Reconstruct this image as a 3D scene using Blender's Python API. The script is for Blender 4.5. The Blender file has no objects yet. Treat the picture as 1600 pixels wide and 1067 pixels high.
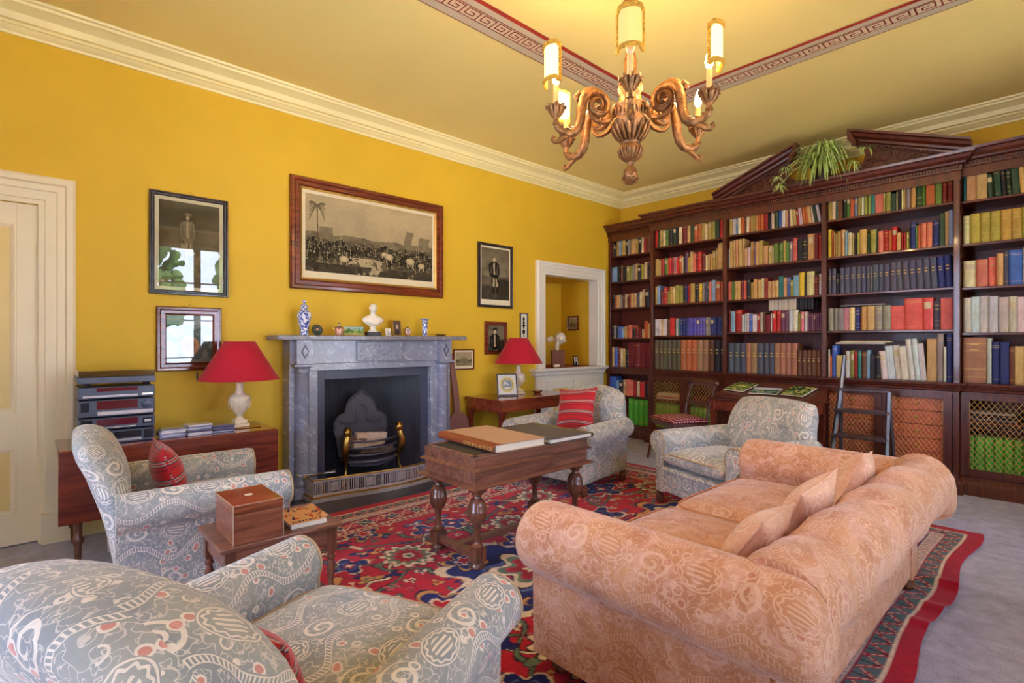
import bpy, bmesh, math, random
import numpy as np
from mathutils import Vector, Matrix, Euler

SC = bpy.context.scene
COL = SC.collection
R = math.radians
PI = math.pi

# ---------------------------------------------------------------- camera
CX0, CY0, CZ0 = 4.5, -6.2865, 1.28475
cam_d = bpy.data.cameras.new('camera'); cam = bpy.data.objects.new('camera', cam_d); COL.objects.link(cam)
cam.location = (CX0, CY0, CZ0)
cam.rotation_euler = (R(90), 0, R(47.3))
cam_d.sensor_fit = 'HORIZONTAL'; cam_d.sensor_width = 36.0
cam_d.lens = 820.0 / 1600.0 * 36.0
cam_d.clip_start = 0.05
SC.camera = cam
# ---------------------------------------------------------------- colour management
SC.view_settings.view_transform = 'Standard'
SC.view_settings.look = 'None'
SC.view_settings.gamma = 1.0
SC.view_settings.use_curve_mapping = False
SC.view_settings.exposure = 1.33
# ---------------------------------------------------------------- sky
W = bpy.data.worlds.new('sky'); SC.world = W; W.use_nodes = True
wn = W.node_tree; wn.nodes.clear()
wo = wn.nodes.new('ShaderNodeOutputWorld'); wb = wn.nodes.new('ShaderNodeBackground')
wtc = wn.nodes.new('ShaderNodeTexCoord'); wsp = wn.nodes.new('ShaderNodeSeparateXYZ'); wr = wn.nodes.new('ShaderNodeValToRGB')
wn.links.new(wtc.outputs['Generated'], wsp.inputs[0]); wn.links.new(wsp.outputs[2], wr.inputs[0])
wr.color_ramp.elements[0].position = 0.0; wr.color_ramp.elements[0].color = (0.64, 0.73, 1.0, 1)
wr.color_ramp.elements[1].position = 0.9; wr.color_ramp.elements[1].color = (0.44, 0.58, 1.0, 1)
wn.links.new(wr.outputs[0], wb.inputs[0]); wb.inputs[1].default_value = 7.0
wn.links.new(wb.outputs[0], wo.inputs[0])
SC.cycles.max_bounces = 10; SC.cycles.diffuse_bounces = 6; SC.cycles.transparent_max_bounces = 12
SC.cycles.use_denoising = True
SC.cycles.sample_clamp_indirect = 6.0

# high sun added on the far side of the house: it lights the unseen pale terrace, which throws light up onto the ceiling
sl_ = bpy.data.lights.new('sun', 'SUN'); sl_.energy = 26.0; sl_.angle = 0.02; sl_.color = (1.0, 0.95, 0.86)
so_ = bpy.data.objects.new('sun', sl_); COL.objects.link(so_); so_.rotation_euler = Vector((0.50, -0.22, -0.84)).to_track_quat('-Z', 'Y').to_euler()

ROOM_X, ROOM_Y, CEIL = 6.0, -8.0, 3.37
WINDOWS = [(-7.3, -6.0), (-4.75, -3.45), (-2.5, -1.2)]     # openings along the right wall
WIN_Z0, WIN_Z1 = 0.35, 2.95
REAR_FILL_WIN = (1.6, 3.2)                                     # opening added in the wall behind the camera, to let in fill light
def portal(name, loc, rot, sx, sy):
    l = bpy.data.lights.new(name, 'AREA'); l.shape = 'RECTANGLE'; l.size = sx; l.size_y = sy
    l.cycles.is_portal = True
    o = bpy.data.objects.new(name, l); COL.objects.link(o); o.location = loc; o.rotation_euler = rot
for (a, b) in WINDOWS:
    portal('window_portal', (ROOM_X + 0.13, (a + b) / 2, (WIN_Z0 + WIN_Z1) / 2), (0, R(90), 0), WIN_Z1 - WIN_Z0, b - a)
portal('window_portal', (sum(REAR_FILL_WIN) / 2, ROOM_Y - 0.13, (WIN_Z0 + WIN_Z1) / 2), (R(-90), 0, R(180)), REAR_FILL_WIN[1] - REAR_FILL_WIN[0], WIN_Z1 - WIN_Z0)

# ================================================================= helpers
def lin(c):
    return tuple((x / 12.92 if x <= 0.04045 else ((x + 0.055) / 1.055) ** 2.4) for x in c)
def rgb(r, g, b): return lin((r / 255, g / 255, b / 255)) + (1.0,)

class MB:
    """collects shapes; build() links them as ONE mesh object"""
    def __init__(s): s.v = []; s.f = []; s.u = []; s.m = []; s.mi = 0
    def add(s, vs, fs, us=None, mi=None):
        b = len(s.v); s.v += [tuple(p) for p in vs]
        for i, f in enumerate(fs):
            s.f.append([b + k for k in f]); s.u.append(us[i] if us else None); s.m.append(s.mi if mi is None else mi)
        return s
    def mark(s): return len(s.v)
    def xf(s, mk, M):
        for i in range(mk, len(s.v)): s.v[i] = tuple(M @ Vector(s.v[i]))
        return s
    def box(s, x0, y0, z0, x1, y1, z1, mi=None):
        v = [(x0, y0, z0), (x1, y0, z0), (x1, y1, z0), (x0, y1, z0), (x0, y0, z1), (x1, y0, z1), (x1, y1, z1), (x0, y1, z1)]
        f = [(0, 3, 2, 1), (4, 5, 6, 7), (0, 1, 5, 4), (1, 2, 6, 5), (2, 3, 7, 6), (3, 0, 4, 7)]
        return s.add(v, f, None, mi)
    def cbox(s, c, d, rot=None, mi=None):
        k = s.mark(); x, y, z = [t / 2 for t in d]
        s.box(-x, -y, -z, x, y, z, mi)
        M = Matrix.Translation(c)
        if rot: M = M @ Euler(rot).to_matrix().to_4x4()
        return s.xf(k, M)
    def grid(s, rows, cu=False, cv=False, cap=False, mi=None, flip=False):
        """rows of points; cu closes each row, cv joins last row to first"""
        n = len(rows); m = len(rows[0]); vs = [p for r in rows for p in r]; fs = []; us = []
        P = [[Vector(p) for p in r] for r in rows]
        ru = []
        for r in P:
            a = [0.0]
            for j in range(1, m): a.append(a[-1] + (r[j] - r[j - 1]).length)
            a.append(a[-1] + (r[0] - r[-1]).length); ru.append(a)
        best = max(range(n), key=lambda i: ru[i][-1]); A = ru[best]
        rv = [0.0]
        for i in range(1, n): rv.append(rv[-1] + max((P[i][j] - P[i - 1][j]).length for j in range(0, m, max(1, m // 4))))
        rv.append(rv[-1] + (P[0][0] - P[-1][0]).length)
        for i in range(n if cv else n - 1):
            for j in range(m if cu else m - 1):
                a = i * m + j; b = i * m + (j + 1) % m; c = ((i + 1) % n) * m + (j + 1) % m; d = ((i + 1) % n) * m + j
                q = (a, b, c, d); w = ((A[j], rv[i]), (A[j + 1], rv[i]), (A[j + 1], rv[i + 1]), (A[j], rv[i + 1]))
                if flip: q = q[::-1]; w = w[::-1]
                fs.append(q); us.append(w)
        if cap and cu:
            fs.append(tuple(range(m))[::-1] if not flip else tuple(range(m))); us.append(None)
            e = tuple((n - 1) * m + j for j in range(m)); fs.append(e if not flip else e[::-1]); us.append(None)
        return s.add(vs, fs, us, mi)
    def lathe(s, prof, c=(0, 0, 0), seg=20, mi=None, cap=True):
        rows = [[(c[0] + r * math.cos(2 * PI * j / seg), c[1] + r * math.sin(2 * PI * j / seg), c[2] + z) for j in range(seg)] for r, z in prof]
        return s.grid(rows, cu=True, cap=cap, mi=mi)
    def tube(s, pts, rad, seg=8, flat=1.0, cap=True, mi=None, up=(0, 0, 1)):
        pts = [Vector(p) for p in pts]; n = len(pts); rows = []
        N = None
        for i, p in enumerate(pts):
            t = (pts[min(i + 1, n - 1)] - pts[max(i - 1, 0)]).normalized()
            if N is None:
                N = Vector(up)
                if abs(N.dot(t)) > 0.95: N = Vector((1, 0, 0)) if abs(t.x) < 0.9 else Vector((0, 1, 0))
            N = (N - t * N.dot(t)).normalized(); B = t.cross(N)
            r = rad[i] if isinstance(rad, (list, tuple)) else rad
            rows.append([tuple(p + N * (r * math.cos(2 * PI * j / seg)) + B * (r * flat * math.sin(2 * PI * j / seg))) for j in range(seg)])
        return s.grid(rows, cu=True, cap=cap, mi=mi)
    def prism(s, poly, a, b, axis='y', mi=None):
        """2-D outline pushed from a to b along an axis"""
        def P(p, t):
            return {'x': (t, p[0], p[1]), 'y': (p[0], t, p[1]), 'z': (p[0], p[1], t)}[axis]
        n = len(poly); vs = [P(p, a) for p in poly] + [P(p, b) for p in poly]
        fs = [(i, (i + 1) % n, n + (i + 1) % n, n + i) for i in range(n)] + [tuple(range(n))[::-1], tuple(range(n, 2 * n))]
        return s.add(vs, fs, None, mi)
    def mold(s, prof, path, side=1, closed=False, mi=None, cap=True):
        """profile (out, z) carried along a plan path with mitred corners"""
        n = len(path); P = [Vector((p[0], p[1])) for p in path]; nr = []
        for i in range(n):
            d = []
            if closed or i > 0: d.append((P[i] - P[i - 1]).normalized())
            if closed or i < n - 1: d.append((P[(i + 1) % n] - P[i]).normalized())
            ns = [Vector((t.y, -t.x)) * side for t in d]
            if len(ns) == 2:
                k = ns[0] + ns[1]; k = k / max(0.2, k.dot(ns[0])); nr.append(k)
            else: nr.append(ns[0])
        rows = [[(P[i].x + nr[i].x * o, P[i].y + nr[i].y * o, z) for (o, z) in prof] for i in range(n)]
        return s.grid(rows, cu=True, cv=closed, cap=cap and not closed, mi=mi)
    def slab(s, fn, nu=14, nv=14, mi=None):
        """puffed slab: fn(u, v, side) with u, v in -1..1, side +-1; the two faces share their rim"""
        def q(k, n): return math.sin(PI / 2 * (2 * k / n - 1))
        U = [q(i, nu) for i in range(nu + 1)]; V = [q(i, nv) for i in range(nv + 1)]
        for sd in (1, -1):
            rows = [[fn(u, v, sd) for u in U] for v in V]
            s.grid(rows, mi=mi, flip=(sd < 0))
        return s
    def build(s, name, mat, parent=None, smooth=35, bevel=0, sub=0, weld=False, recalc=True, seg=2):
        me = bpy.data.meshes.new(name)
        me.from_pydata([Vector(p) for p in s.v], [], s.f)
        mats = mat if isinstance(mat, (list, tuple)) else [mat]
        for m in mats: me.materials.append(m)
        if len(mats) > 1: me.polygons.foreach_set('material_index', s.m)
        ul = me.uv_layers.new(name='UVMap')
        for p in me.polygons:
            w = s.u[p.index]
            if w is not None and len(w) == p.loop_total:
                for k in range(p.loop_total): ul.data[p.loop_start + k].uv = w[k]
            else:
                nn = p.normal; ax = max(range(3), key=lambda a: abs(nn[a]))
                for k in range(p.loop_total):
                    co = me.vertices[me.loops[p.loop_start + k].vertex_index].co
                    ul.data[p.loop_start + k].uv = ((co.y, co.z), (co.x, co.z), (co.x, co.y))[ax]
        if weld or recalc:
            bm = bmesh.new(); bm.from_mesh(me)
            if weld: bmesh.ops.remove_doubles(bm, verts=bm.verts, dist=1e-5)
            if recalc: bmesh.ops.recalc_face_normals(bm, faces=bm.faces)
            bm.to_mesh(me); bm.free()
        if smooth:
            me.shade_smooth(); me.set_sharp_from_angle(angle=R(smooth))
        me.update()
        o = bpy.data.objects.new(name, me); COL.objects.link(o)
        if parent: o.parent = parent
        if bevel:
            b = o.modifiers.new('bevel', 'BEVEL'); b.width = bevel; b.segments = seg; b.limit_method = 'ANGLE'; b.angle_limit = R(40); b.use_clamp_overlap = True
        if sub:
            m = o.modifiers.new('sub', 'SUBSURF'); m.levels = sub; m.render_levels = sub
        return o

def tag(o, label=None, cat=None, group=None, kind=None):
    if label: o['label'] = label
    if cat: o['category'] = cat
    if group: o['group'] = group
    if kind: o['kind'] = kind
    return o
def thing(name, label, cat, loc=(0, 0, 0), rz=0, group=None):
    o = bpy.data.objects.new(name, None); COL.objects.link(o); o.empty_display_size = 0.1
    o.location = loc; o.rotation_euler = (0, 0, R(rz))
    return tag(o, label, cat, group)
def struct(mb, name, mat, **k):
    return tag(mb.build(name, mat, **k), kind='structure')
def text_mesh(txt, size, mat, name, parent, M, depth=0.0008):
    cu = bpy.data.curves.new('lettering', 'FONT'); cu.body = txt; cu.size = size; cu.extrude = depth; cu.align_x = 'CENTER'; cu.align_y = 'CENTER'
    t = bpy.data.objects.new('lettering', cu); COL.objects.link(t)
    bpy.context.view_layer.update()
    me = bpy.data.meshes.new_from_object(t.evaluated_get(bpy.context.evaluated_depsgraph_get()))
    bpy.data.objects.remove(t)
    me.materials.clear(); me.materials.append(mat)
    o = bpy.data.objects.new(name, me); COL.objects.link(o); o.parent = parent; o.matrix_local = M
    return o

# ---------------------------------------------------------------- node materials
class Mat:
    def __init__(s, name, rough=0.5, metal=0.0, spec=0.5, coat=0.0, sheen=0.0):
        s.m = bpy.data.materials.new(name); s.m.use_nodes = True; s.t = s.m.node_tree
        s.b = s.t.nodes['Principled BSDF']
        s.b.inputs['Roughness'].default_value = rough; s.b.inputs['Metallic'].default_value = metal
        s.b.inputs['Specular IOR Level'].default_value = spec; s.b.inputs['Coat Weight'].default_value = coat
        s.b.inputs['Coat Roughness'].default_value = 0.08
        if sheen: s.b.inputs['Sheen Weight'].default_value = sheen; s.b.inputs['Sheen Roughness'].default_value = 0.4
    def n(s, typ, outp=0, props=None, **kw):
        nd = s.t.nodes.new('ShaderNode' + typ)
        for k, v in (props or {}).items(): setattr(nd, k, v)
        for k, v in kw.items():
            key = int(k[1:]) if k[0] == '_' and k[1:].isdigit() else k
            i = nd.inputs[key]
            if isinstance(v, bpy.types.NodeSocket): s.t.links.new(v, i)
            elif hasattr(i.default_value, '__len__') and not hasattr(v, '__len__'): i.default_value = [v] * len(i.default_value)
            else: i.default_value = v
        return nd.outputs[outp]
    def M(s, op, a, b=None, c=None):
        kw = {'_0': a}
        if b is not None: kw['_1'] = b
        if c is not None: kw['_2'] = c
        return s.n('Math', props={'operation': op}, **kw)
    def uv(s): return s.n('UVMap', props={'uv_map': 'UVMap'})
    def obj(s): return s.n('TexCoord', 3)
    def map(s, vec, sc=(1, 1, 1), loc=(0, 0, 0), rot=(0, 0, 0)):
        return s.n('Mapping', Vector=vec, Scale=sc, Location=loc, Rotation=rot)
    def noise(s, vec, scale, detail=3, rough=0.5, dist=0.0, out=0):
        return s.n('TexNoise', out, Vector=vec, Scale=scale, Detail=detail, Roughness=rough, Distortion=dist)
    def vor(s, vec, scale, out='Distance', feat='F1', rnd=1.0):
        return s.n('TexVoronoi', out, props={'feature': feat}, Vector=vec, Scale=scale, Randomness=rnd)
    def wave(s, vec, scale, dist=0, detail=2, dscale=1, dir='X'):
        return s.n('TexWave', 1, props={'bands_direction': dir}, Vector=vec, Scale=scale, Distortion=dist, Detail=detail, **{'Detail Scale': dscale})
    def ramp(s, f, stops, interp='LINEAR'):
        nd = s.t.nodes.new('ShaderNodeValToRGB'); s.t.links.new(f, nd.inputs[0]); r = nd.color_ramp; r.interpolation = interp
        while len(r.elements) < len(stops): r.elements.new(0.5)
        for e, (p, c) in zip(r.elements, stops): e.position = p; e.color = c
        return nd.outputs[0]
    def mix(s, f, a, b, blend='MIX'):
        nd = s.t.nodes.new('ShaderNodeMix'); nd.data_type = 'RGBA'; nd.blend_type = blend
        for v, i in ((f, nd.inputs[0]), (a, nd.inputs[6]), (b, nd.inputs[7])):
            if isinstance(v, bpy.types.NodeSocket): s.t.links.new(v, i)
            else: i.default_value = v
        return nd.outputs[2]
    def sep(s, vec):
        nd = s.t.nodes.new('ShaderNodeSeparateXYZ'); s.t.links.new(vec, nd.inputs[0]); return nd.outputs
    def comb(s, x, y, z=0.0): return s.n('CombineXYZ', X=x, Y=y, Z=z)
    def color(s, v):
        i = s.b.inputs['Base Color']
        if isinstance(v, bpy.types.NodeSocket): s.t.links.new(v, i)
        else: i.default_value = v
        return s
    def rough(s, v): s.t.links.new(v, s.b.inputs['Roughness']); return s
    def bump(s, h, strength=0.3, dist=0.01):
        nd = s.t.nodes.new('ShaderNodeBump'); nd.inputs['Strength'].default_value = strength; nd.inputs['Distance'].default_value = dist
        s.t.links.new(h, nd.inputs['Height']); s.t.links.new(nd.outputs[0], s.b.inputs['Normal']); return s

def plain(name, c, rough=0.5, metal=0.0, coat=0.0, var=0.12, sc=18.0, bump=0.0, spec=0.5):
    m = Mat(name, rough, metal, coat=coat, spec=spec); f = m.noise(m.obj(), sc, 3)
    d = tuple(x * (1 - var) for x in c[:3]) + (1,); l = tuple(min(1, x * (1 + var)) for x in c[:3]) + (1,)
    m.color(m.ramp(f, [(0.3, d), (0.7, l)]))
    if bump: m.bump(m.noise(m.obj(), sc * 4, 4), bump, 0.004)
    return m.m
def wood(name, c1, c2, rough=0.35, axis=0, coat=0.25, scale=1.0, fine=1.0):
    m = Mat(name, rough, coat=coat); st = [9, 9, 9]; st[axis] = 0.9
    v = m.map(m.obj(), tuple(k * scale for k in st))
    f = m.noise(v, 2.2, 5, 0.6, 1.4); g = m.noise(m.map(m.obj(), tuple((60 if i != axis else 3) for i in range(3))), 1.5, 2)
    k = m.M('ADD', m.M('MULTIPLY', f, 0.75), m.M('MULTIPLY', g, 0.25 * fine))
    m.color(m.ramp(k, [(0.32, c1), (0.5, tuple((a + b) / 2 for a, b in zip(c1, c2))), (0.68, c2)]))
    m.bump(g, 0.08, 0.002)
    return m.m

def damask(name, bg, bg2, motif, pink, T=0.24, strength=1.0, rough=0.85, fil=0.62, worn=None):
    """woven scrolls, ribbed urns and small flowers"""
    m = Mat(name, rough, sheen=0.35, spec=0.25)
    uv = m.uv(); ds = m.n('VectorMath', props={'operation': 'SUBTRACT'}, _0=m.noise(uv, 5.0, 2, out=1), _1=(0.5, 0.5, 0.5))
    uv2 = m.n('VectorMath', props={'operation': 'ADD'}, _0=uv, _1=m.n('VectorMath', props={'operation': 'MULTIPLY'}, _0=ds, _1=(0.05, 0.05, 0.0)))
    x, y, _ = m.sep(uv2)
    u = m.M('DIVIDE', x, T); v = m.M('DIVIDE', y, T * 1.15)
    v = m.M('ADD', v, m.M('MULTIPLY', m.M('FLOOR', u), 0.5))
    fu = m.M('FRACT', u); fv = m.M('FRACT', v)
    def dist(cx, cy, ay=1.0):
        a = m.M('SUBTRACT', fu, cx); b = m.M('MULTIPLY', m.M('SUBTRACT', fv, cy), ay)
        return m.M('SQRT', m.M('ADD', m.M('MULTIPLY', a, a), m.M('MULTIPLY', b, b))), m.M('ARCTAN2', b, a)
    def mx(*a):
        r = a[0]
        for k in a[1:]: r = m.M('MAXIMUM', r, k)
        return r
    # ribbed urn with a frilled rim
    d1, a1 = dist(0.34, 0.32, 0.85)
    fr = m.M('ADD', d1, m.M('MULTIPLY', m.M('SINE', m.M('MULTIPLY', a1, 11.0)), 0.010))
    urn = mx(m.M('COMPARE', fr, 0.150, 0.010), m.M('MULTIPLY', m.M('LESS_THAN', d1, 0.105), m.M('GREATER_THAN', m.M('SINE', m.M('MULTIPLY', fu, 110.0)), 0.1)))
    urn = mx(urn, m.M('COMPARE', d1, 0.185, 0.007))
    # ladder ribbon that snakes up the cloth
    x0 = m.M('ADD', 0.74, m.M('MULTIPLY', m.M('SINE', m.M('MULTIPLY', fv, 2 * PI)), 0.15))
    dd = m.M('ABSOLUTE', m.M('SUBTRACT', fu, x0))
    rib = mx(m.M('COMPARE', dd, 0.044, 0.007), m.M('MULTIPLY', m.M('LESS_THAN', dd, 0.036), m.M('GREATER_THAN', m.M('SINE', m.M('MULTIPLY', fv, 170.0)), 0.3)))
    # scrolls
    d2, a2 = dist(0.30, 0.80)
    sp = m.M('FRACT', m.M('ADD', m.M('MULTIPLY', d2, 9.0), m.M('MULTIPLY', a2, 1 / (2 * PI))))
    scr = m.M('MULTIPLY', m.M('LESS_THAN', sp, 0.36), m.M('COMPARE', d2, 0.11, 0.085))
    # little leaves and blossoms everywhere
    vd = m.vor(uv2, 1 / T * 5.5); vc = m.vor(uv2, 1 / T * 5.5, out='Color'); cr = m.sep(vc)[0]
    leaf = m.M('MULTIPLY', m.M('COMPARE', vd, 0.30, 0.055), m.M('GREATER_THAN', cr, 0.45))
    free = m.M('SUBTRACT', 1.0, mx(m.M('LESS_THAN', d1, 0.20), m.M('LESS_THAN', dd, 0.07)))
    blossom = m.M('MULTIPLY', m.M('MULTIPLY', m.M('LESS_THAN', vd, 0.24), m.M('GREATER_THAN', cr, 0.62)), free)
    na = m.noise(uv, 11.0 / T, 1, .4); nb = m.noise(m.map(uv, (1, 1, 1), loc=(3.1, 1.7, 0)), 6.5 / T, 1, .4)
    f1 = m.M('MULTIPLY', m.M('COMPARE', na, .5, .022), m.M('GREATER_THAN', nb, .46)); f2 = m.M('COMPARE', nb, .47, .014)
    mot = mx(urn, rib, scr, m.M('MULTIPLY', leaf, free), m.M('MULTIPLY', m.M('MULTIPLY', mx(f1, f2), free), fil))
    mot = m.M('MULTIPLY', mot, m.M('SUBTRACT', 1.15, m.M('MULTIPLY', m.noise(uv, 60, 2), 0.5)))
    base = m.mix(m.ramp(m.noise(m.map(uv, (1, 1, 1)), 6.0, 4), [(.35, (0, 0, 0, 1)), (.65, (1, 1, 1, 1))]), bg, bg2)
    if worn: base = m.mix(m.ramp(m.noise(uv, 11, 4, .65, .8), [(.48, (0, 0, 0, 1)), (.62, (.8, .8, .8, 1))]), base, worn)
    c = m.mix(m.M('MULTIPLY', mot, strength), base, motif)
    c = m.mix(m.M('MULTIPLY', blossom, strength * 0.85), c, pink)
    m.color(c)
    wv = m.noise(m.map(uv, (1, 1, 1)), 420, 1); wr = m.noise(uv, 14, 4, 0.55, 0.6)
    m.bump(m.M('ADD', m.M('ADD', m.M('MULTIPLY', mx(mot, blossom), 0.35), m.M('MULTIPLY', wv, 0.25)), m.M('MULTIPLY', wr, 0.9)), 0.5, 0.008)
    return m.m

M = {}
M['wall'] = plain('yellow_wall_paint', rgb(218, 177, 38), 0.62, var=0.03, sc=3, bump=0.05)
M['ceil'] = plain('ceiling_paint', rgb(247, 228, 146), 0.7, var=0.02, sc=2)
M['cream'] = plain('cream_gloss_paint', rgb(242, 230, 170), 0.4, var=0.02, sc=4)
M['doorpaint'] = plain('door_paint', rgb(236, 222, 190), 0.4, var=0.02, sc=4)
M['panelpaint'] = plain('yellow_panel_paint', rgb(226, 200, 130), 0.4, var=0.02, sc=4)
M['white'] = plain('white_paint', rgb(240, 234, 222), 0.4, var=0.02, sc=4)
M['mahog'] = wood('mahogany', rgb(56, 22, 14), rgb(112, 50, 30), 0.3, axis=2, coat=0.35)
M['mahog_x'] = wood('mahogany_shelf', rgb(52, 20, 12), rgb(112, 50, 28), 0.32, axis=0, coat=0.3)
M['mahog_back'] = wood('mahogany_backboard', rgb(78, 26, 16), rgb(122, 46, 28), 0.45, axis=2, coat=0.1)
M['oak'] = wood('dark_oak', rgb(84, 48, 36), rgb(152, 100, 76), 0.34, axis=1, coat=0.3)
M['oakz'] = wood('dark_oak_turned', rgb(70, 38, 28), rgb(136, 86, 64), 0.25, axis=2, coat=0.4)
M['red_mahog'] = wood('red_mahogany_table', rgb(96, 32, 18), rgb(164, 76, 44), 0.18, axis=1, coat=0.6)
M['red_mahogz'] = wood('red_mahogany_leaf', rgb(80, 26, 16), rgb(140, 58, 34), 0.25, axis=1, coat=0.4)
M['walnut'] = wood('burr_walnut', rgb(96, 44, 24), rgb(176, 100, 62), 0.2, axis=1, coat=0.6, scale=0.8)
M['walnut_side'] = wood('walnut_side', rgb(90, 42, 26), rgb(158, 96, 70), 0.28, axis=1, coat=0.4, scale=1.4)
M['rosewood'] = wood('frame_rosewood', rgb(70, 22, 12), rgb(140, 60, 28), 0.22, axis=0, coat=0.5)
M['frame_dark'] = wood('frame_ebony', rgb(26, 20, 22), rgb(66, 52, 52), 0.25, axis=2, coat=0.5)
M['gilt'] = plain('gilt', rgb(190, 150, 70), 0.35, metal=0.8)
M['wire'] = plain('brass_wire', rgb(226, 178, 110), 0.4, metal=0.5)
M['brass'] = plain('brass', rgb(196, 150, 74), 0.28, metal=1.0)
M['iron'] = plain('cast_iron', rgb(84, 80, 92), 0.45, metal=0.25, bump=0.2)
M['steel'] = plain('burnished_steel', rgb(190, 180, 182), 0.36, metal=0.25)
M['mount'] = plain('mount_board', rgb(222, 210, 176), 0.7, var=0.03)
M['slate'] = plain('slate_slip', rgb(70, 72, 92), 0.35, var=0.08, sc=6)
M['soot'] = plain('reeded_iron', rgb(58, 56, 66), 0.35, metal=0.2)
M['black'] = plain('black', rgb(22, 20, 22), 0.35)
M['paper'] = plain('paper', rgb(228, 218, 196), 0.8, var=0.04)
M['ash'] = plain('firewood', rgb(204, 178, 160), 0.8, var=0.2, sc=30, bump=0.3)
M['bark'] = plain('bark', rgb(110, 84, 70), 0.9, var=0.3, sc=30, bump=0.5)
M['plaster'] = plain('white_plaster', rgb(238, 228, 212), 0.55, var=0.05)
M['ivory'] = plain('ivory_ceramic', rgb(232, 214, 184), 0.35, var=0.08, sc=40, bump=0.15)
M['leather_black'] = plain('charcoal_bookcloth', rgb(84, 80, 84), 0.55, var=0.1)
M['bookcloth'] = plain('tan_bookcloth', rgb(186, 150, 122), 0.7, var=0.08, sc=60)
M['bookspine'] = plain('brown_leather_spine', rgb(140, 70, 36), 0.45, var=0.15, sc=40)
M['silver'] = plain('silver', rgb(200, 196, 190), 0.25, metal=1.0)

def marble(name, c1, c2, vein):
    m = Mat(name, 0.25, coat=0.15); v = m.map(m.obj(), (1, 1, 1), rot=(0.7, 0.5, 0.3))
    f = m.noise(v, 3.0, 6, 0.65, 1.2); c = m.mix(f, c1, c2)
    w = m.noise(m.map(m.map(m.obj(), rot=(0.75, 0.3, 0.2)), (3, 4, 11)), 2.0, 6, 0.7, 1.2)
    m.color(m.mix(m.ramp(w, [(0.54, (0, 0, 0, 1)), (0.72, (.75, .75, .75, 1))]), c, vein)); return m.m
M['marble'] = marble('grey_marble', rgb(122, 126, 146), rgb(158, 160, 178), rgb(212, 212, 222))
M['marble_dark'] = marble('grey_marble_shelf', rgb(104, 100, 110), rgb(146, 142, 150), rgb(196, 190, 196))

GREY = damask('grey_green_damask', rgb(170, 170, 162), rgb(142, 147, 150), rgb(232, 222, 208), rgb(212, 140, 126))
PEACH = damask('peach_damask', rgb(212, 154, 112), rgb(190, 128, 92), rgb(238, 204, 176), rgb(196, 104, 96), T=0.26, strength=0.5, fil=1.0, worn=rgb(218, 168, 146))
M['welt'] = plain('welt_cord', rgb(176, 150, 118), 0.8)
M['welt_peach'] = plain('peach_cord', rgb(196, 132, 92), 0.8)

def stripes(name):
    m = Mat(name, 0.75, sheen=0.3); x, y, _ = m.sep(m.uv()); f = m.M('FRACT', m.M('DIVIDE', y, 0.105))
    red = rgb(196, 22, 34); dk = rgb(120, 14, 26); gr = rgb(186, 150, 140); nv = rgb(70, 40, 60)
    m.color(m.ramp(f, [(0.0, red), (0.30, dk), (0.36, red), (0.52, nv), (0.58, gr), (0.66, red), (0.72, gr), (0.79, nv), (0.84, red)], 'CONSTANT'))
    m.bump(m.noise(m.uv(), 300, 2), 0.3, 0.003); return m.m
M['stripe'] = stripes('red_striped_weave')

def zigzag(name):
    m = Mat(name, 0.8); x, y, _ = m.sep(m.uv())
    a = m.M('SINE', m.M('MULTIPLY', m.M('ADD', x, y), 95.0)); b = m.M('SINE', m.M('MULTIPLY', m.M('SUBTRACT', x, y), 95.0))
    f = m.M('MULTIPLY', a, b)
    m.color(m.ramp(m.M('ADD', m.M('MULTIPLY', f, 0.5), 0.5), [(0.0, rgb(226, 190, 180)), (0.34, rgb(150, 16, 54)), (0.7, rgb(96, 10, 44))], 'CONSTANT')); return m.m
M['zigzag'] = zigzag('crimson_needlepoint')

def carpet(name):
    m = Mat(name, 0.95, sheen=0.2, spec=0.1)
    f = m.noise(m.map(m.obj(), (1, 1, 1)), 9, 5, 0.7); g = m.noise(m.obj(), 160, 2)
    k = m.M('ADD', m.M('MULTIPLY', f, 0.6), m.M('MULTIPLY', g, 0.4))
    m.color(m.ramp(k, [(0.35, rgb(150, 149, 168)), (0.65, rgb(204, 203, 224))])); m.bump(g, 0.5, 0.006); return m.m  # cool blue cast of the window light is mixed into the grey
M['carpet'] = carpet('grey_carpet')

def glassmat(name, ref=1.0):
    m = bpy.data.materials.new(name); m.use_nodes = True; t = m.node_tree; t.nodes.clear()
    o = t.nodes.new('ShaderNodeOutputMaterial'); x = t.nodes.new('ShaderNodeMixShader'); a = t.nodes.new('ShaderNodeBsdfTransparent')
    g = t.nodes.new('ShaderNodeBsdfGlossy'); g.inputs['Roughness'].default_value = 0.0; f = t.nodes.new('ShaderNodeFresnel'); f.inputs['IOR'].default_value = 1.6
    t.links.new(f.outputs[0], x.inputs[0]); t.links.new(a.outputs[0], x.inputs[1]); t.links.new(g.outputs[0], x.inputs[2]); t.links.new(x.outputs[0], o.inputs[0])
    return m
M['glass'] = glassmat('picture_glass')

def vcol(name, rough=0.8, sheen=0.0, bump=0.0):
    m = Mat(name, rough, sheen=sheen, spec=0.2); a = m.n('Attribute', 0, props={'attribute_name': 'Col'}); m.color(a)
    if bump: m.bump(m.noise(m.obj(), 260, 2), bump, 0.004)
    return m.m
M['print'] = vcol('engraving_print'); M['rugpile'] = vcol('rug_pile', 0.95, sheen=0.15, bump=0.5)

def emis(name, c, st):
    m = Mat(name); m.b.inputs['Emission Color'].default_value = c; m.b.inputs['Emission Strength'].default_value = st; m.color(c); return m.m

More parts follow.
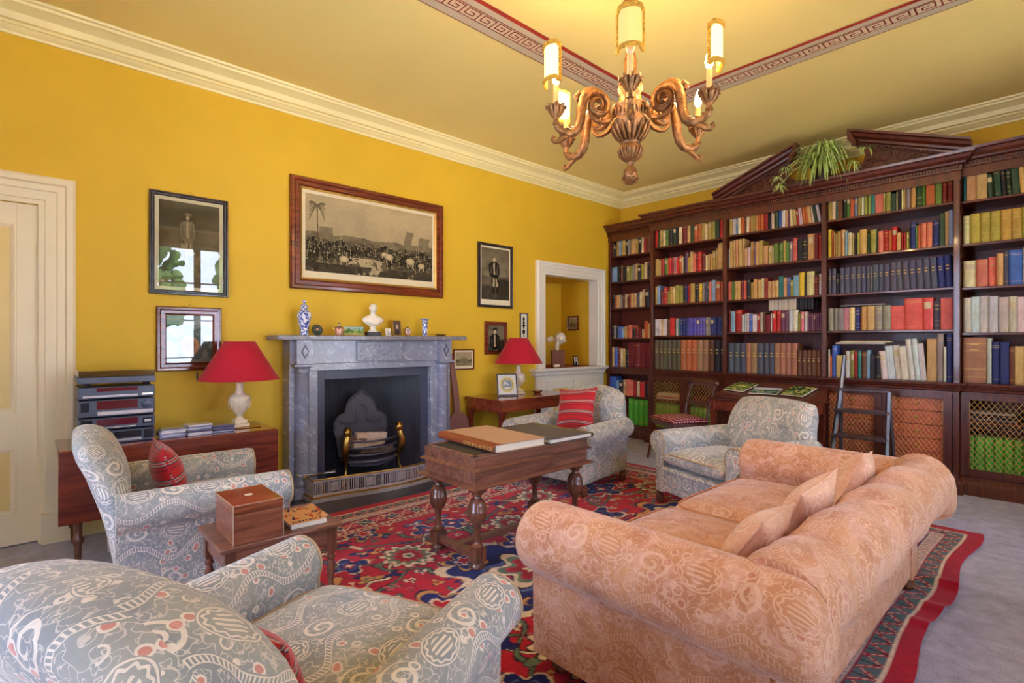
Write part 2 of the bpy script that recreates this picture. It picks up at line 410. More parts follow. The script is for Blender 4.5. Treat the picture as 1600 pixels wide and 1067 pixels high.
# ---------------------------------------------------------------- painted flat things (numbers, no files)
def vn(x, y, seed=0):
    xi = np.floor(x).astype(int); yi = np.floor(y).astype(int); xf = x - xi; yf = y - yi
    def h(a, b):
        n = (a * 374761393 + b * 668265263 + seed * 974711) & 0x7fffffff
        n = (n ^ (n >> 13)) * 1274126177 & 0x7fffffff
        return ((n ^ (n >> 16)) & 0xffff) / 65535.0
    sx = xf * xf * (3 - 2 * xf); sy = yf * yf * (3 - 2 * yf)
    return (h(xi, yi) * (1 - sx) + h(xi + 1, yi) * sx) * (1 - sy) + (h(xi, yi + 1) * (1 - sx) + h(xi + 1, yi + 1) * sx) * sy
def fbm(x, y, seed=0, o=4):
    r = 0; a = 0.5
    for i in range(o): r = r + a * vn(x * 2 ** i, y * 2 ** i, seed + i * 7); a *= 0.5
    return r / (1 - 0.5 ** o)
def C3(r, g, b): return np.array([r, g, b]) / 255.0
def mixc(c, mask, col):
    mk = np.clip(mask, 0, 1)[..., None]; return c * (1 - mk) + np.asarray(col) * mk
def painted(name, w, h, nx, ny, fn, mat, parent=None, M4=None, front='-y'):
    U, V = np.meshgrid(np.linspace(0, 1, nx + 1), np.linspace(0, 1, ny + 1))
    c = np.clip(fn(U, V), 0, 1); c = np.where(c <= 0.04045, c / 12.92, ((c + 0.055) / 1.055) ** 2.4)
    if front == 'z': vs = np.stack([(U - 0.5) * w, (V - 0.5) * h, U * 0], -1)
    else: vs = np.stack([(U - 0.5) * w, U * 0, (V - 0.5) * h], -1)
    idx = np.arange((nx + 1) * (ny + 1)).reshape(ny + 1, nx + 1)
    q = np.stack([idx[:-1, :-1], idx[:-1, 1:], idx[1:, 1:], idx[1:, :-1]], -1).reshape(-1, 4)
    me = bpy.data.meshes.new(name); me.from_pydata(vs.reshape(-1, 3).tolist(), [], q.tolist())
    at = me.color_attributes.new('Col', 'FLOAT_COLOR', 'POINT')
    at.data.foreach_set('color', np.concatenate([c.reshape(-1, 3), np.ones((c.shape[0] * c.shape[1], 1))], 1).astype(np.float32).ravel())
    me.materials.append(mat)
    o = bpy.data.objects.new(name, me); COL.objects.link(o)
    if parent: o.parent = parent
    if M4 is not None: o.matrix_local = M4
    return o
# ================================================================= the room
TL = 0.12
fl = MB().box(-0.9, ROOM_Y - TL, -0.1, ROOM_X + TL, TL, 0.0); struct(fl, 'floor', M['carpet'])
ce = MB().box(-0.1, ROOM_Y - TL, CEIL, ROOM_X + TL, TL, CEIL + 0.1); struct(ce, 'ceiling', M['ceil'])
DOOR_Y0, DOOR_Y1, DOOR_Z = -7.12, -6.235, 2.155
AL_Y0, AL_Y1, AL_Z0, AL_Z1 = -1.593, -0.569, 0.955, 2.12
FB_Y0, FB_Y1, FB_Z = -4.46, -3.42, 1.03
wl = MB()
for (a, b, z0, z1) in [(ROOM_Y - TL, DOOR_Y0, 0, CEIL), (DOOR_Y0, DOOR_Y1, DOOR_Z, CEIL), (DOOR_Y1, FB_Y0, 0, CEIL), (FB_Y0, FB_Y1, FB_Z, CEIL), (FB_Y1, AL_Y0, 0, CEIL),
                       (AL_Y0, AL_Y1, AL_Z1, CEIL), (AL_Y0, AL_Y1, 0, AL_Z0 - 0.03), (AL_Y1, TL, 0, CEIL)]:
    wl.box(-TL, a, z0, 0, b, z1)
struct(wl, 'wall_left', M['wall'])
struct(MB().box(-TL, 0, 0, ROOM_X + TL, TL, CEIL), 'wall_back', M['wall'])
wr_ = MB(); ed = [ROOM_Y - TL] + [k for w in WINDOWS for k in w] + [TL]
for i in range(0, len(ed), 2): wr_.box(ROOM_X, ed[i], 0, ROOM_X + TL, ed[i + 1], CEIL)
for a, b in WINDOWS: wr_.box(ROOM_X, a, 0, ROOM_X + TL, b, WIN_Z0); wr_.box(ROOM_X, a, WIN_Z1, ROOM_X + TL, b, CEIL)
struct(wr_, 'wall_right', M['wall'])
wf = MB(); a, b = REAR_FILL_WIN
wf.box(-TL, ROOM_Y - TL, 0, a, ROOM_Y, CEIL); wf.box(b, ROOM_Y - TL, 0, ROOM_X + TL, ROOM_Y, CEIL)
wf.box(a, ROOM_Y - TL, 0, b, ROOM_Y, WIN_Z0); wf.box(a, ROOM_Y - TL, WIN_Z1, b, ROOM_Y, CEIL)
struct(wf, 'wall_front', M['wall'])
# windows: frame with bars (the side facing the park)
def window(n, c, w, rz):
    z0, z1 = WIN_Z0, WIN_Z1; h = w / 2
    r = thing('window_%d' % n, None, None, (c[0], c[1], 0), rz); tag(r, kind='structure')
    f = MB()
    f.box(-h, -.03, z0, -h + .06, .03, z1); f.box(h - .06, -.03, z0, h, .03, z1); f.box(-h, -.03, z1 - .06, h, .03, z1); f.box(-h, -.05, z0, h, .05, z0 + .06)
    f.box(-.05, -.03, z0, .05, .03, z1)
    for k in (1, 2, 3): f.box(-h, -.015, z0 + (z1 - z0) * k / 4 - .012, h, .015, z0 + (z1 - z0) * k / 4 + .012)
    f.build('window_frame', M['cream'], r)
    MB().box(-h, -.002, z0, h, .002, z1).build('pane', M['glass'], r, smooth=0)
    c_ = MB()
    for k in range(24):
        pass
for i, (a, b) in enumerate(WINDOWS): window(i + 1, (ROOM_X + 0.05, (a + b) / 2), b - a, 90)
window(4, ((REAR_FILL_WIN[0] + REAR_FILL_WIN[1]) / 2, ROOM_Y - 0.05), REAR_FILL_WIN[1] - REAR_FILL_WIN[0], 0)  # unseen rear window, added for its fill light
# cornice round the room (out from the wall, height)
cp = [(0, 3.19), (.012, 3.19), (.016, 3.205), (.03, 3.215), (.045, 3.235), (.055, 3.238), (.055, 3.255), (.075, 3.26), (.085, 3.30), (.12, 3.325), (.145, 3.335), (.15, 3.35), (.165, 3.355), (.17, CEIL), (0, CEIL)]
k = MB().mold(cp, [(0, ROOM_Y), (0, 0), (ROOM_X, 0), (ROOM_X, ROOM_Y)], side=1, closed=True)
struct(k, 'trim_1', M['cream'], smooth=20)
# Greek key border on the ceiling
XA, YA, XB, YB, BW = 1.76, -2.05, 4.25, -5.75, 0.265
M['key_ground'] = plain('border_grey', rgb(205, 192, 165), 0.7, var=0.02)
M['key_red'] = plain('border_red', rgb(176, 56, 40), 0.7, var=0.03)
M['key_line'] = plain('border_line', rgb(134, 42, 36), 0.7, var=0.03)
M['key_cream'] = plain('border_cream', rgb(226, 206, 172), 0.7, var=0.02)
z = CEIL
kb = MB()
def ringband(o0, o1, dz, mi):
    A = [(XA + o0, YA - o0), (XB - o0, YA - o0), (XB - o0, YB + o0), (XA + o0, YB + o0)]
    B = [(XA + o1, YA - o1), (XB - o1, YA - o1), (XB - o1, YB + o1), (XA + o1, YB + o1)]
    for i in range(4):
        j = (i + 1) % 4
        kb.add([(A[i][0], A[i][1], z - dz), (A[j][0], A[j][1], z - dz), (B[j][0], B[j][1], z - dz), (B[i][0], B[i][1], z - dz)], [(0, 1, 2, 3)], None, mi)
ringband(0, BW, .003, 0); ringband(0, .006, .004, 2); ringband(BW - .035, BW, .0045, 1); ringband(.075, .175, .0040, 3)
ringband(.072, .079, .005, 2); ringband(.171, .178, .005, 2)
def keyrun(p0, d, nin, L):
    n = int(L / 0.125); s = L / n
    for i in range(n):
        pl = [(.10, 0), (.10, .86), (.86, .86), (.86, .26), (.36, .26), (.36, .58), (.62, .58)]
        pts = [(p0[0] + d[0] * (i + a) * s + nin[0] * (.075 + b * .1), p0[1] + d[1] * (i + a) * s + nin[1] * (.075 + b * .1)) for a, b in pl]
        for a, b in zip(pts, pts[1:]):
            t = Vector((b[0] - a[0], b[1] - a[1])); t.normalize(); q = Vector((-t.y, t.x)) * .0042; t = t * .0042
            kb.add([(a[0] - t.x + q.x, a[1] - t.y + q.y, z - .0055), (b[0] + t.x + q.x, b[1] + t.y + q.y, z - .0055), (b[0] + t.x - q.x, b[1] + t.y - q.y, z - .0055), (a[0] - t.x - q.x, a[1] - t.y - q.y, z - .0055)], [(0, 1, 2, 3)], None, 2)
keyrun((XA + .08, YA), (1, 0), (0, -1), XB - XA - .16); keyrun((XA, YA - .08), (0, -1), (1, 0), YA - YB - .16)
keyrun((XB, YA - .08), (0, -1), (-1, 0), YA - YB - .16); keyrun((XA + .08, YB), (1, 0), (0, 1), XB - XA - .16)
tag(kb.build('trim_2', [M['key_ground'], M['key_red'], M['key_line'], M['key_cream']], smooth=0, recalc=False), kind='structure')
# skirting
bb = [(0, 0), (.025, 0), (.025, .15), (.018, .17), (.012, .19), (0, .20)]
k = MB(); k.mold(bb, [(0, -6.06), (0, -4.75)], 1); k.mold(bb, [(0, -3.12), (0, -1.78)], 1); struct(k, 'baseboard_left', M['cream'])
k = MB(); k.mold(bb, [(5.57, 0), (ROOM_X, 0), (ROOM_X, ROOM_Y), (0, ROOM_Y), (0, -7.30)], 1); struct(k, 'baseboard_right', M['cream'])
# door in the left wall
d = tag(thing('door_1', None, None, (0, 0, 0)), kind='structure')
x = -0.03
k = MB()
k.box(x - .035, DOOR_Y0, 0.01, x - .012, DOOR_Y1, DOOR_Z)
cols = [(DOOR_Y0, DOOR_Y0 + .11), (-6.73, -6.62), (DOOR_Y1 - .105, DOOR_Y1)]
for a, b in cols: k.box(x - .012, a, 0.01, x, b, DOOR_Z)
for a, b in ((0.01, .20), (.62, .84), (2.03, DOOR_Z)): k.box(x - .012, DOOR_Y0, a, x - .0005, DOOR_Y1, b)
k.build('door_leaf', M['doorpaint'], d, bevel=.002)
for (a, b) in ((cols[0][1], cols[1][0]), (cols[1][1], cols[2][0])):
    for (z0, z1) in ((.20, .62), (.84, 2.03)):
        k = MB().box(x - .016, a + .03, z0 + .03, x - .009, b - .03, z1 - .03); tag(k.build('door_panel', M['panelpaint'], d), 'pale yellow sunk panel')
        k = MB(); pr = [(0, x - .012), (.03, x - .012), (.022, x - .005), (.008, x + .003), (0, x + .002)]
        ring = [(a, z0), (b, z0), (b, z1), (a, z1)]
        rows = []
        for i, (sy, sz) in enumerate(((1, 1), (-1, 1), (-1, -1), (1, -1))):
            rows.append([(xx, ring[i][0] + sy * o, ring[i][1] + sz * o) for o, xx in pr])
        k.grid(rows, cu=True, cv=True).build('panel_moulding', M['doorpaint'], d, smooth=20)
for zz in (1.85, .48):
    k = MB(); k.tube([(x + .004, DOOR_Y1 - .003, zz - .05), (x + .004, DOOR_Y1 - .003, zz + .05)], .006); k.build('hinge', M['cream'], d)
# architrave
k = MB(); ap = [(0, 0), (0, .012), (-.028, .015), (-.03, .024), (-.085, .026), (-.09, .034), (-.125, .036), (-.135, .05), (-.165, .052), (-.18, .04), (-.18, 0)]
rows = []
for (yy, zz, sy, sz) in ((DOOR_Y1, 0.0, 1, 0), (DOOR_Y1, DOOR_Z, 1, 1), (DOOR_Y0, DOOR_Z, -1, 1), (DOOR_Y0, 0.0, -1, 0)):
    rows.append([(h + 0.0005, yy - sy * o, zz - sz * o) for o, h in ap])
k.grid(rows, cu=True, cap=True)
k.box(0, DOOR_Y1 + .01, 0, .055, DOOR_Y1 + .185, .19)
k.box(-.1, DOOR_Y1 - .004, 0, .0, DOOR_Y1 + .012, DOOR_Z)
struct(MB().box(-.16, DOOR_Y0 - .1, 0, -.125, DOOR_Y1 + .1, DOOR_Z + .1), 'door_light_stop', M['wall'])  # unseen sheet behind the door, added to stop light leaking under it
struct(k, 'trim_3', M['doorpaint'], smooth=20)
# alcove to the right of the fireplace
XD = -0.64
k = MB(); k.box(XD - .03, AL_Y0, AL_Z0, XD, AL_Y1 + .03, AL_Z1 + .05); k.box(XD, AL_Y1, AL_Z0, -TL, AL_Y1 + .03, AL_Z1 + .05); k.box(XD, AL_Y0 - .03, AL_Z0, -TL, AL_Y0, AL_Z1 + .05)
k.box(XD, AL_Y0, AL_Z1, -TL, AL_Y1, AL_Z1 + .03)
struct(k, 'wall_alcove', M['wall'])
tag(MB().box(XD, AL_Y0, AL_Z0 - .03, 0.0, AL_Y1, AL_Z0).build('alcove_shelf', plain('red_cloth', rgb(150, 50, 36), .7)), 'red-brown shelf board inside the wall alcove', 'shelf')
k = MB(); rows = []
ap = [(.004, -.12), (.004, .02), (-.02, .022), (-.024, .03), (-.08, .032), (-.085, .04), (-.115, .042), (-.125, .052), (-.145, .052), (-.155, .04), (-.155, 0), (-.01, 0), (-.01, -.12)]
for (yy, zz, sy, sz) in ((AL_Y1, AL_Z0, 1, 0), (AL_Y1, AL_Z1, 1, 1), (AL_Y0, AL_Z1, -1, 1), (AL_Y0, AL_Z0, -1, 0)):
    rows.append([(h + .0005, yy - sy * o, zz - sz * o) for o, h in ap])
k.grid(rows, cu=True, cap=True); struct(k, 'trim_4', M['white'], smooth=20)
cb = thing('alcove_cupboard', 'white panelled cupboard built in beneath the wall alcove', 'cupboard', (0, -1.08, 0))
k = MB(); k.box(.002, -.68, 0, .03, .64, .90); k.mold([(0, .86), (.035, .86), (.045, .875), (.05, .90), (.07, .915), (.08, .925), (.08, .953), (.001, .953)], [(.002, -.69), (.02, -.69), (.02, .585), (.002, .585)][::-1], -1)
k.build('carcass', M['white'], cb, smooth=20)
for s in (-1, 1):
    dk = MB(); y0, y1 = (-.50, -.01) if s < 0 else (.01, .50)
    dk.box(.03, y0, .12, .042, y1, .80)
    dr = dk.build('cupboard_door', M['white'], cb, bevel=.003)
    MB().box(.042, y0 + .1, .22, .045, y1 - .1, .70).build('door_panel', M['panelpaint'], dr)
    MB().lathe([(.004, 0), (.004, .012), (.011, .018), (.008, .027), (.0, .028)]).xf(0, Matrix.Translation((.042, s * .05, .5)) @ Matrix.Rotation(R(90), 4, 'Y')).build('knob', M['white'], dr)

# ================================================================= rug
RX0, RX1, RY0, RY1 = 0.74, 4.08, -6.75, -1.655
RW, RH = RX1 - RX0, RY1 - RY0
def rugfn(U, V):
    X = U * RW; Y = V * RH; wob = (fbm(X * 9, Y * 9, 3) - .5) * .03
    red = C3(186, 22, 48); dred = C3(150, 16, 34); nav = C3(28, 34, 104); cre = C3(226, 204, 176); grn = C3(100, 124, 100); pnk = C3(196, 84, 98); blu = C3(86, 104, 160); blk = C3(40, 26, 40); gold = C3(206, 150, 84)
    c = np.ones(U.shape + (3,)) * red
    c = mixc(c, (fbm(X * 3, Y * 14, 11) - .4) * 1.6, C3(168, 20, 56))
    d = np.minimum(np.minimum(X, RW - X), np.minimum(Y, RH - Y))
    along = np.where(np.minimum(X, RW - X) < np.minimum(Y, RH - Y), Y, X)
    # the field: repeated palmettes joined by vines, mirrored about both centre lines
    x = np.abs(X - RW / 2) + wob; y = np.abs(Y - RH / 2) + wob
    def vine(t, col, w=.0055):
        nonlocal c; c = mixc(c, (np.abs(t) < w + .007) * 1.0, blk); c = mixc(c, (np.abs(t) < w) * 1.0, col)
    vine(np.sin(x * 7.0) * .13 + np.sin(y * 4.2 + 1) * .11, grn); vine(np.cos(x * 5.2 + y * 3.4) * .12 + .02 * np.sin(y * 31), cre, .006); vine(np.sin(x * 4.0 - y * 5.0 + .8) * .12 + .02 * np.sin(x * 27), grn, .006)
    def star(cx, cy, r, n, amp, cols, ph=0, sq=1.0):
        nonlocal c
        dx = x - cx; dy = (y - cy) * sq; rr = np.hypot(dx, dy); a = np.arctan2(dy, dx)
        q = rr / (r * (1 + amp * np.sign(np.cos(a * n + ph)) * np.abs(np.cos(a * n + ph)) ** .6))
        for k, (f, col) in enumerate(cols): c = mixc(c, ((q < f) & (q > -1)) * 1.0, col)
        return q
    rng = random.Random(5)
    # small scattered blossoms and leaves
    for gx in range(15):
        for gy in range(22):
            cx = gx * .118 + rng.uniform(-.04, .04); cy = gy * .122 + rng.uniform(-.04, .04); r = rng.uniform(.016, .034)
            col = [cre, grn, blu, pnk, nav, gold][rng.randrange(6)]; c2 = [dred, nav, cre, grn, gold][rng.randrange(5)]
            star(cx, cy, r, rng.choice([2, 2.5, 3, 4]), .42, [(1.22, blk), (1.05, col), (.5, c2)], rng.uniform(0, 6), rng.uniform(.6, 1.6))
    P1 = [(1.45, blk), (1.34, cre), (1.06, grn), (.78, red), (.66, dred), (.34, cre), (.2, grn)]
    P2 = [(1.34, cre), (1.2, nav), (.72, blu), (.6, nav), (.42, red), (.25, cre)]
    P3 = [(1.38, blk), (1.26, gold), (1.05, nav), (.6, cre), (.42, red)]
    for (cx, cy, r, n, amp, P, sq) in [(0, .0, .30, 8, .18, P2, .8), (0, .0, .15, 6, .25, P1, 1), (.34, .22, .085, 5, .3, P3, 1), (.62, .42, .115, 12, .13, P1, 1.1), (.30, .98, .12, 6, .28, P2, .9), (.95, 1.0, .115, 12, .13, P1, 1), (.0, 1.45, .17, 5, .24, P3, .9), (.72, .75, .07, 4, .34, P2, 1), (.55, 1.25, .06, 5, .3, P3, 1), (.9, .1, .07, 4, .34, P2, 1),
                                       (.72, 1.55, .12, 4, .34, P2, 1), (1.12, .45, .09, 5, .3, P3, 1.1), (.45, 1.95, .11, 12, .13, P1, 1), (1.1, 1.95, .10, 4, .34, P2, 1), (.0, .62, .11, 4, .34, P3, 1), (1.12, 1.5, .09, 4, .3, P3, 1), (.3, 1.7, .07, 5, .3, P3, 1)]:
        star(cx, cy, r, n, amp, P, 0, sq)
    # borders from the edge inwards
    t = along
    def band(a, b, col):
        nonlocal c; c = mixc(c, ((d >= a) & (d < b)) * 1.0, col)
    dd = d + wob * .3
    band(0, .50, red)
    band(.0, .085, C3(178, 14, 44)); band(.085, .097, cre)
    band(.097, .175, C3(92, 116, 116))                                   # green guard with red hooks
    tri = np.abs(((t / .11) % 1) - .5) * 2; e = (dd - .097) / .078
    c = mixc(c, ((d >= .097) & (d < .175) & (np.abs(e - tri) < .22)) * 1.0, C3(170, 24, 50)); c = mixc(c, ((d >= .097) & (d < .175) & (np.abs(e - tri) < .05)) * 1.0, cre)
    c = mixc(c, ((d >= .097) & (d < .175) & (np.abs(((t / .11) % 1) - .5) < .035)) * 1.0, blk)
    band(.175, .19, C3(170, 24, 60))
    band(.19, .255, C3(214, 192, 178)); q = ((t / .06) % 1); c = mixc(c, ((d >= .197) & (d < .248) & (np.abs(np.abs(q - .5) - .22 - .1 * np.sin(e * 9)) < .07)) * 1.0, C3(150, 60, 84))
    band(.255, .265, nav)
    band(.265, .43, C3(150, 28, 62))                                      # main border with rosettes
    q = ((t / .21) % 1) - .5; rr = np.hypot(q * .21, dd - .3475); a = np.arctan2(dd - .3475, q * .21)
    mb = (d >= .27) & (d < .425)
    c = mixc(c, (mb & (rr < .062 + .016 * np.cos(a * 6))) * 1.0, cre); c = mixc(c, (mb & (rr < .048 + .012 * np.cos(a * 6))) * 1.0, nav); c = mixc(c, (mb & (rr < .026)) * 1.0, grn)
    q2 = ((t / .21 + .5) % 1) - .5; rr = np.hypot(q2 * .21, dd - .3475); c = mixc(c, (mb & (rr < .034 + .02 * np.cos(a * 4 + 1))) * 1.0, pnk); c = mixc(c, (mb & (np.abs(dd - .3475 + .05 * np.sin(t * 30)) < .006)) * 1.0, cre)
    band(.43, .438, cre); band(.438, .475, C3(196, 172, 150)); q = ((t / .045) % 1); c = mixc(c, ((d >= .442) & (d < .471) & (q < .45)) * 1.0, C3(160, 40, 60)); band(.475, .483, blk); band(.483, .492, cre)
    return c * (.90 + .2 * fbm(X * 40, Y * 40, 5, 2))[..., None]
rug = thing('rug', 'large red patterned rug with navy medallions under the seating', 'rug', ((RX0 + RX1) / 2, (RY0 + RY1) / 2, 0.0))
po = painted('pile', RW, RH, 420, 640, rugfn, M['rugpile'], rug, Matrix.Translation((0, 0, 0.013)), front='z')
mo = po.data
co = np.empty(len(mo.vertices) * 3, np.float32); mo.vertices.foreach_get('co', co); co = co.reshape(-1, 3)
# the right-hand edge ripples a little where it has been pushed
ex = np.clip((co[:, 0] - (RW / 2 - .42)) / .42, 0, 1); yy = co[:, 1] + (RY0 + RY1) / 2
rip = np.exp(-((yy + 2.75) / .05) ** 2) * .03 + np.exp(-((yy + 3.1) / .05) ** 2) * .018 + np.exp(-((yy + 3.32) / .04) ** 2) * .014
co[:, 2] += ex * rip; co[:, 0] += ex * ex * (.02 * np.sin(yy * 6.0) - .02); mo.vertices.foreach_set('co', co.ravel()); mo.update()
MB().box(-RW / 2 + .01, -RH / 2 + .005, .001, RW / 2 - .05, RH / 2 - .005, .009).build('backing', plain('jute', rgb(150, 110, 80), .9), rug)

# ================================================================= fireplace
YC = -3.93
fp = thing('fireplace', 'grey marble chimneypiece with round columns and a cast iron interior', 'fireplace', (0, YC, 0))
k = MB()                                                   # body: flat jambs, frieze
for s in (-1, 1):
    a, b = sorted((s * .565, s * .80)); k.box(0.0, a, 0, .15, b, 1.04)
k.box(0, -.80, 1.04, .15, .80, 1.10); k.box(0, -.80, 1.10, .165, .80, 1.295)
k.build('surround', M['marble'], fp, bevel=.003)
for s in (-1, 1):
    c = (.155, s * .70, 0)
    k = MB(); k.box(.15, s * .70 - .085, 0, .235, s * .70 + .085, .10)
    k.lathe([(.07, .10), (.074, .115), (.066, .13), (.062, .145), (.0605, .16), (.057, 1.02), (.063, 1.03), (.060, 1.045), (.058, 1.06), (.075, 1.075), (.078, 1.08)], c, 28)
    k.build('column', M['marble'], fp, smooth=40)
    k = MB(); k.box(.14, s * .70 - .088, 1.08, .245, s * .70 + .088, 1.098); k.box(.14, s * .70 - .066, 1.098, .225, s * .70 + .066, 1.297); k.build('column_block', M['marble'], fp, bevel=.002)
    k = MB()
    for f, mi in ((1.0, 0), (.62, 1)):
        q = [(0, -.06 * f), (.032 * f, 0), (0, .06 * f), (-.032 * f, 0)]
        k.prism([(s * .70 + a_, 1.20 + b_) for a_, b_ in q], .225, .2285 + (.0015 if mi else 0), axis='x', mi=mi)
    tag(k.build('diamond_inlay', [M['slate'], M['marble']], fp), 'dark diamond on the block')
k = MB().box(.165, -.225, 1.115, .185, .225, 1.28)
rng = random.Random(2)
tb = k.build('carved_tablet', M['marble'], fp, bevel=.004)
k = MB()
for i in range(46):
    y0 = rng.uniform(-.2, .2); z0 = rng.uniform(1.13, 1.265); a_ = rng.uniform(0, PI)
    pts = [(.186, y0 + .022 * t * math.cos(a_) + .008 * math.sin(t * 3), z0 + .018 * t * math.sin(a_)) for t in (-1, -.5, 0, .5, 1)]
    pts = [(p[0], max(-.215, min(.215, p[1])), max(1.122, min(1.272, p[2]))) for p in pts]
    k.tube(pts, [.001, .004, .005, .004, .001], 6)
k.build('relief', M['marble'], tb)
k = MB(); k.mold([(0, 1.297), (.045, 1.297), (.05, 1.303), (.05, 1.330), (.045, 1.336), (0, 1.336)], [(0, .875), (.215, .875), (.215, -.875), (0, -.875)], -1)
k.box(0, -.88, 1.2985, .22, .88, 1.3355)
k.build('mantel_shelf', M['marble_dark'], fp, smooth=25)
# slate slips and black inner edge
k = MB(); k.box(.005, -.565, 0, .10, -.485, 1.04); k.box(.005, .485, 0, .10, .565, 1.04); k.box(.005, -.485, .957, .10, .485, 1.04); tag(k.build('slate_slip', M['slate'], fp, bevel=.002), 'blue-grey slate band')
# reeded iron firebox with splayed cheeks
k = MB(); pth = [(.09, -.485), (-.27, -.33), (-.27, .33), (.09, .485)]
for i in range(3):
    a_ = Vector(pth[i]); b_ = Vector(pth[i + 1]); L = (b_ - a_).length; n = int(L / .017); t = (b_ - a_) / L; q = Vector((-t.y, t.x)); q = q if (i != 1) else q
    if q.dot(Vector((.1, 0)) - (a_ + b_) / 2) < 0: q = -q
    top = []; rows = [[], []]
    for j in range(n + 1):
        for f, o in ((0, 0), (.25, .005), (.5, .007), (.75, .005)):
            if j == n and f > 0: break
            p = a_ + t * (L * (j + f) / n) + q * o; rows[0].append((p.x, p.y, .015)); rows[1].append((p.x, p.y, .985))
    k.grid(rows)
k.add([(.09, -.485, .97), (.09, .485, .97), (-.27, .33, .97), (-.27, -.33, .97)], [(0, 1, 2, 3)]); k.box(-.30, -.5, .012, .09, .5, .02)
k.box(-.31, -.52, .0, -.29, .52, 1.0)
for s in (-1, 1): k.box(-.3, min(s * .5, s * .52), 0, .0, max(s * .5, s * .52), 1.0)
k.build('firebox', M['soot'], fp, smooth=50, recalc=False)
# hearth
k = MB().box(.0, -4.86, .001, .745, -3.0, .012); tag(k.build('hearth_slab', plain('black_slate', rgb(44, 40, 48), .3), bevel=.002), 'dark slate hearth slab on the floor before the fireplace', 'hearth')

# grate
g = thing('fire_grate', 'black iron dog grate with brass lion-headed legs holding logs', 'grate', (.03, YC - .05, .02))
def arc(y): return .11 + .10 * (1 - (y / .235) ** 2)
k = MB()
for i, zz in enumerate((.20, .26, .32, .38)):
    k.tube([(arc(y), y, zz) for y in np.linspace(-.235, .235, 15)], .0095 if i else .014, 8, flat=.8)
k.build('front_bars', M['iron'], g)
k = MB().box(-.12, -.22, .175, .11, .22, .19); k.tube([(.11, -.22, .18), (.14, -.12, .165), (.17, 0, .16), (.14, .12, .165), (.11, .22, .18)], .014, 6); k.build('basket', M['iron'], g)
ol = [(-.25, .38), (-.275, .45), (-.27, .53), (-.235, .58), (-.20, .60), (-.165, .61), (-.155, .66), (-.135, .715), (-.10, .755), (-.06, .775), (-.03, .80), (0, .815), (.03, .80), (.06, .775), (.10, .755), (.135, .715), (.155, .66), (.165, .61), (.20, .60), (.235, .58), (.27, .53), (.275, .45), (.25, .38), (.22, .20), (-.22, .20)]
k = MB().prism(ol, -.135, -.115, axis='x'); bp = k.build('fireback', M['iron'], g, bevel=.006)
k = MB(); k.tube([(-.113, .05 * math.cos(a_), .60 + .07 * math.sin(a_)) for a_ in np.linspace(0, 2 * PI, 25)], .006, 6)
for s in (-1, 1):
    for q in range(3): k.tube([(-.113, s * (.04 + .17 * t), .50 + .03 * q - .05 * math.sin(t * 3) * (q - .5)) for t in np.linspace(0, 1, 8)], .006, 6)
k.tube([(-.112, y * .93, z * .93 + .035) for y, z in ol[1:22]], .007, 6)
k.build('relief', M['iron'], bp)
for s in (-1, 1):
    lg = MB()
    lg.tube([(.13, s * .255, .44), (.15, s * .28, .36), (.13, s * .275, .27), (.10, s * .255, .20), (.11, s * .262, .12), (.135, s * .285, .05), (.16, s * .31, .012)], [.026, .034, .03, .017, .013, .013, .016], 10)
    lg.lathe([(.0, -.012), (.03, -.008), (.028, .008), (0, .016)], (.165, s * .315, .0), 12)
    l = tag(lg.build('grate_leg', M['brass'], g, smooth=60), 'brass cabriole leg')
    k = MB(); k.lathe([(0, .42), (.026, .43), (.036, .455), (.034, .485), (.02, .51), (0, .515)], (.13, s * .255, 0), 12)
    for a_ in range(8): k.lathe([(0, -.012), (.011, 0), (0, .012)], (.13 + .030 * math.cos(a_ * .785), s * .255 + .032 * math.sin(a_ * .785), .49), 6)
    k.lathe([(0, -.01), (.014, 0), (0, .014)], (.168, s * .255, .465), 8)
    k.build('lion_head', M['brass'], l, smooth=60)
for i, (p, rt, L, mt) in enumerate([((.03, .02, .40), (0, .08, 1.50), .30, 'ash'), ((.07, -.03, .345), (.2, .0, 1.72), .34, 'ash'), ((.05, .06, .27), (0, .05, 1.45), .32, 'bark'), ((.0, -.12, .37), (0, .2, .7), .22, 'bark'), ((-.03, .12, .33), (0, -.1, 2.2), .22, 'ash')]):
    k = MB(); q = k.mark(); k.cbox((0, 0, 0), (L, .075, .06)); k.xf(q, Matrix.Translation(p) @ Euler(rt).to_matrix().to_4x4())
    lb = ['pale split log lying on top of the grate', 'pale split log behind the front bars of the grate', 'dark-barked log low in the grate', 'short dark log leaning at the left of the grate', 'short pale log at the back right of the grate'][i]
    o = k.build('log', M[mt], None, bevel=.012); o.location = (.03, YC - .05, .02); tag(o, lb, 'log', 'logs in the grate')
# fender: pierced steel with a bow front
fd = thing('fender', 'bow-fronted pierced steel hearth fender with brass rim before the fire', 'fender', (0, YC, .012))
def fx(y): return .40 + .085 * (0.5 + 0.5 * math.cos(PI * y / .70)) + .0
pf = [(.10, -.70)] + [(fx(y), y) for y in np.linspace(-.70, .70, 29)] + [(.10, .70)]
def strip(z0, z1, t0, t1, dx=0.0):
    k = MB(); k.mold([(t0 + dx, z0), (t1 + dx, z0), (t1 + dx, z1), (t0 + dx, z1)], pf, 1); return k
strip(.0, .03, -.01, .03).build('plinth', M['steel'], fd, smooth=25)
strip(.03, .042, -.012, .022).build('lower_rim', M['brass'], fd, smooth=25)
k = strip(.042, .060, 0, .004); 
for z0, z1 in ((.150, .168),): k.mold([(0, z0), (.004, z0), (.004, z1), (0, z1)], pf, 1)
k.build('rails', M['steel'], fd, smooth=25)
k = MB(); Lp = [0]
PV = [Vector(p) for p in pf]
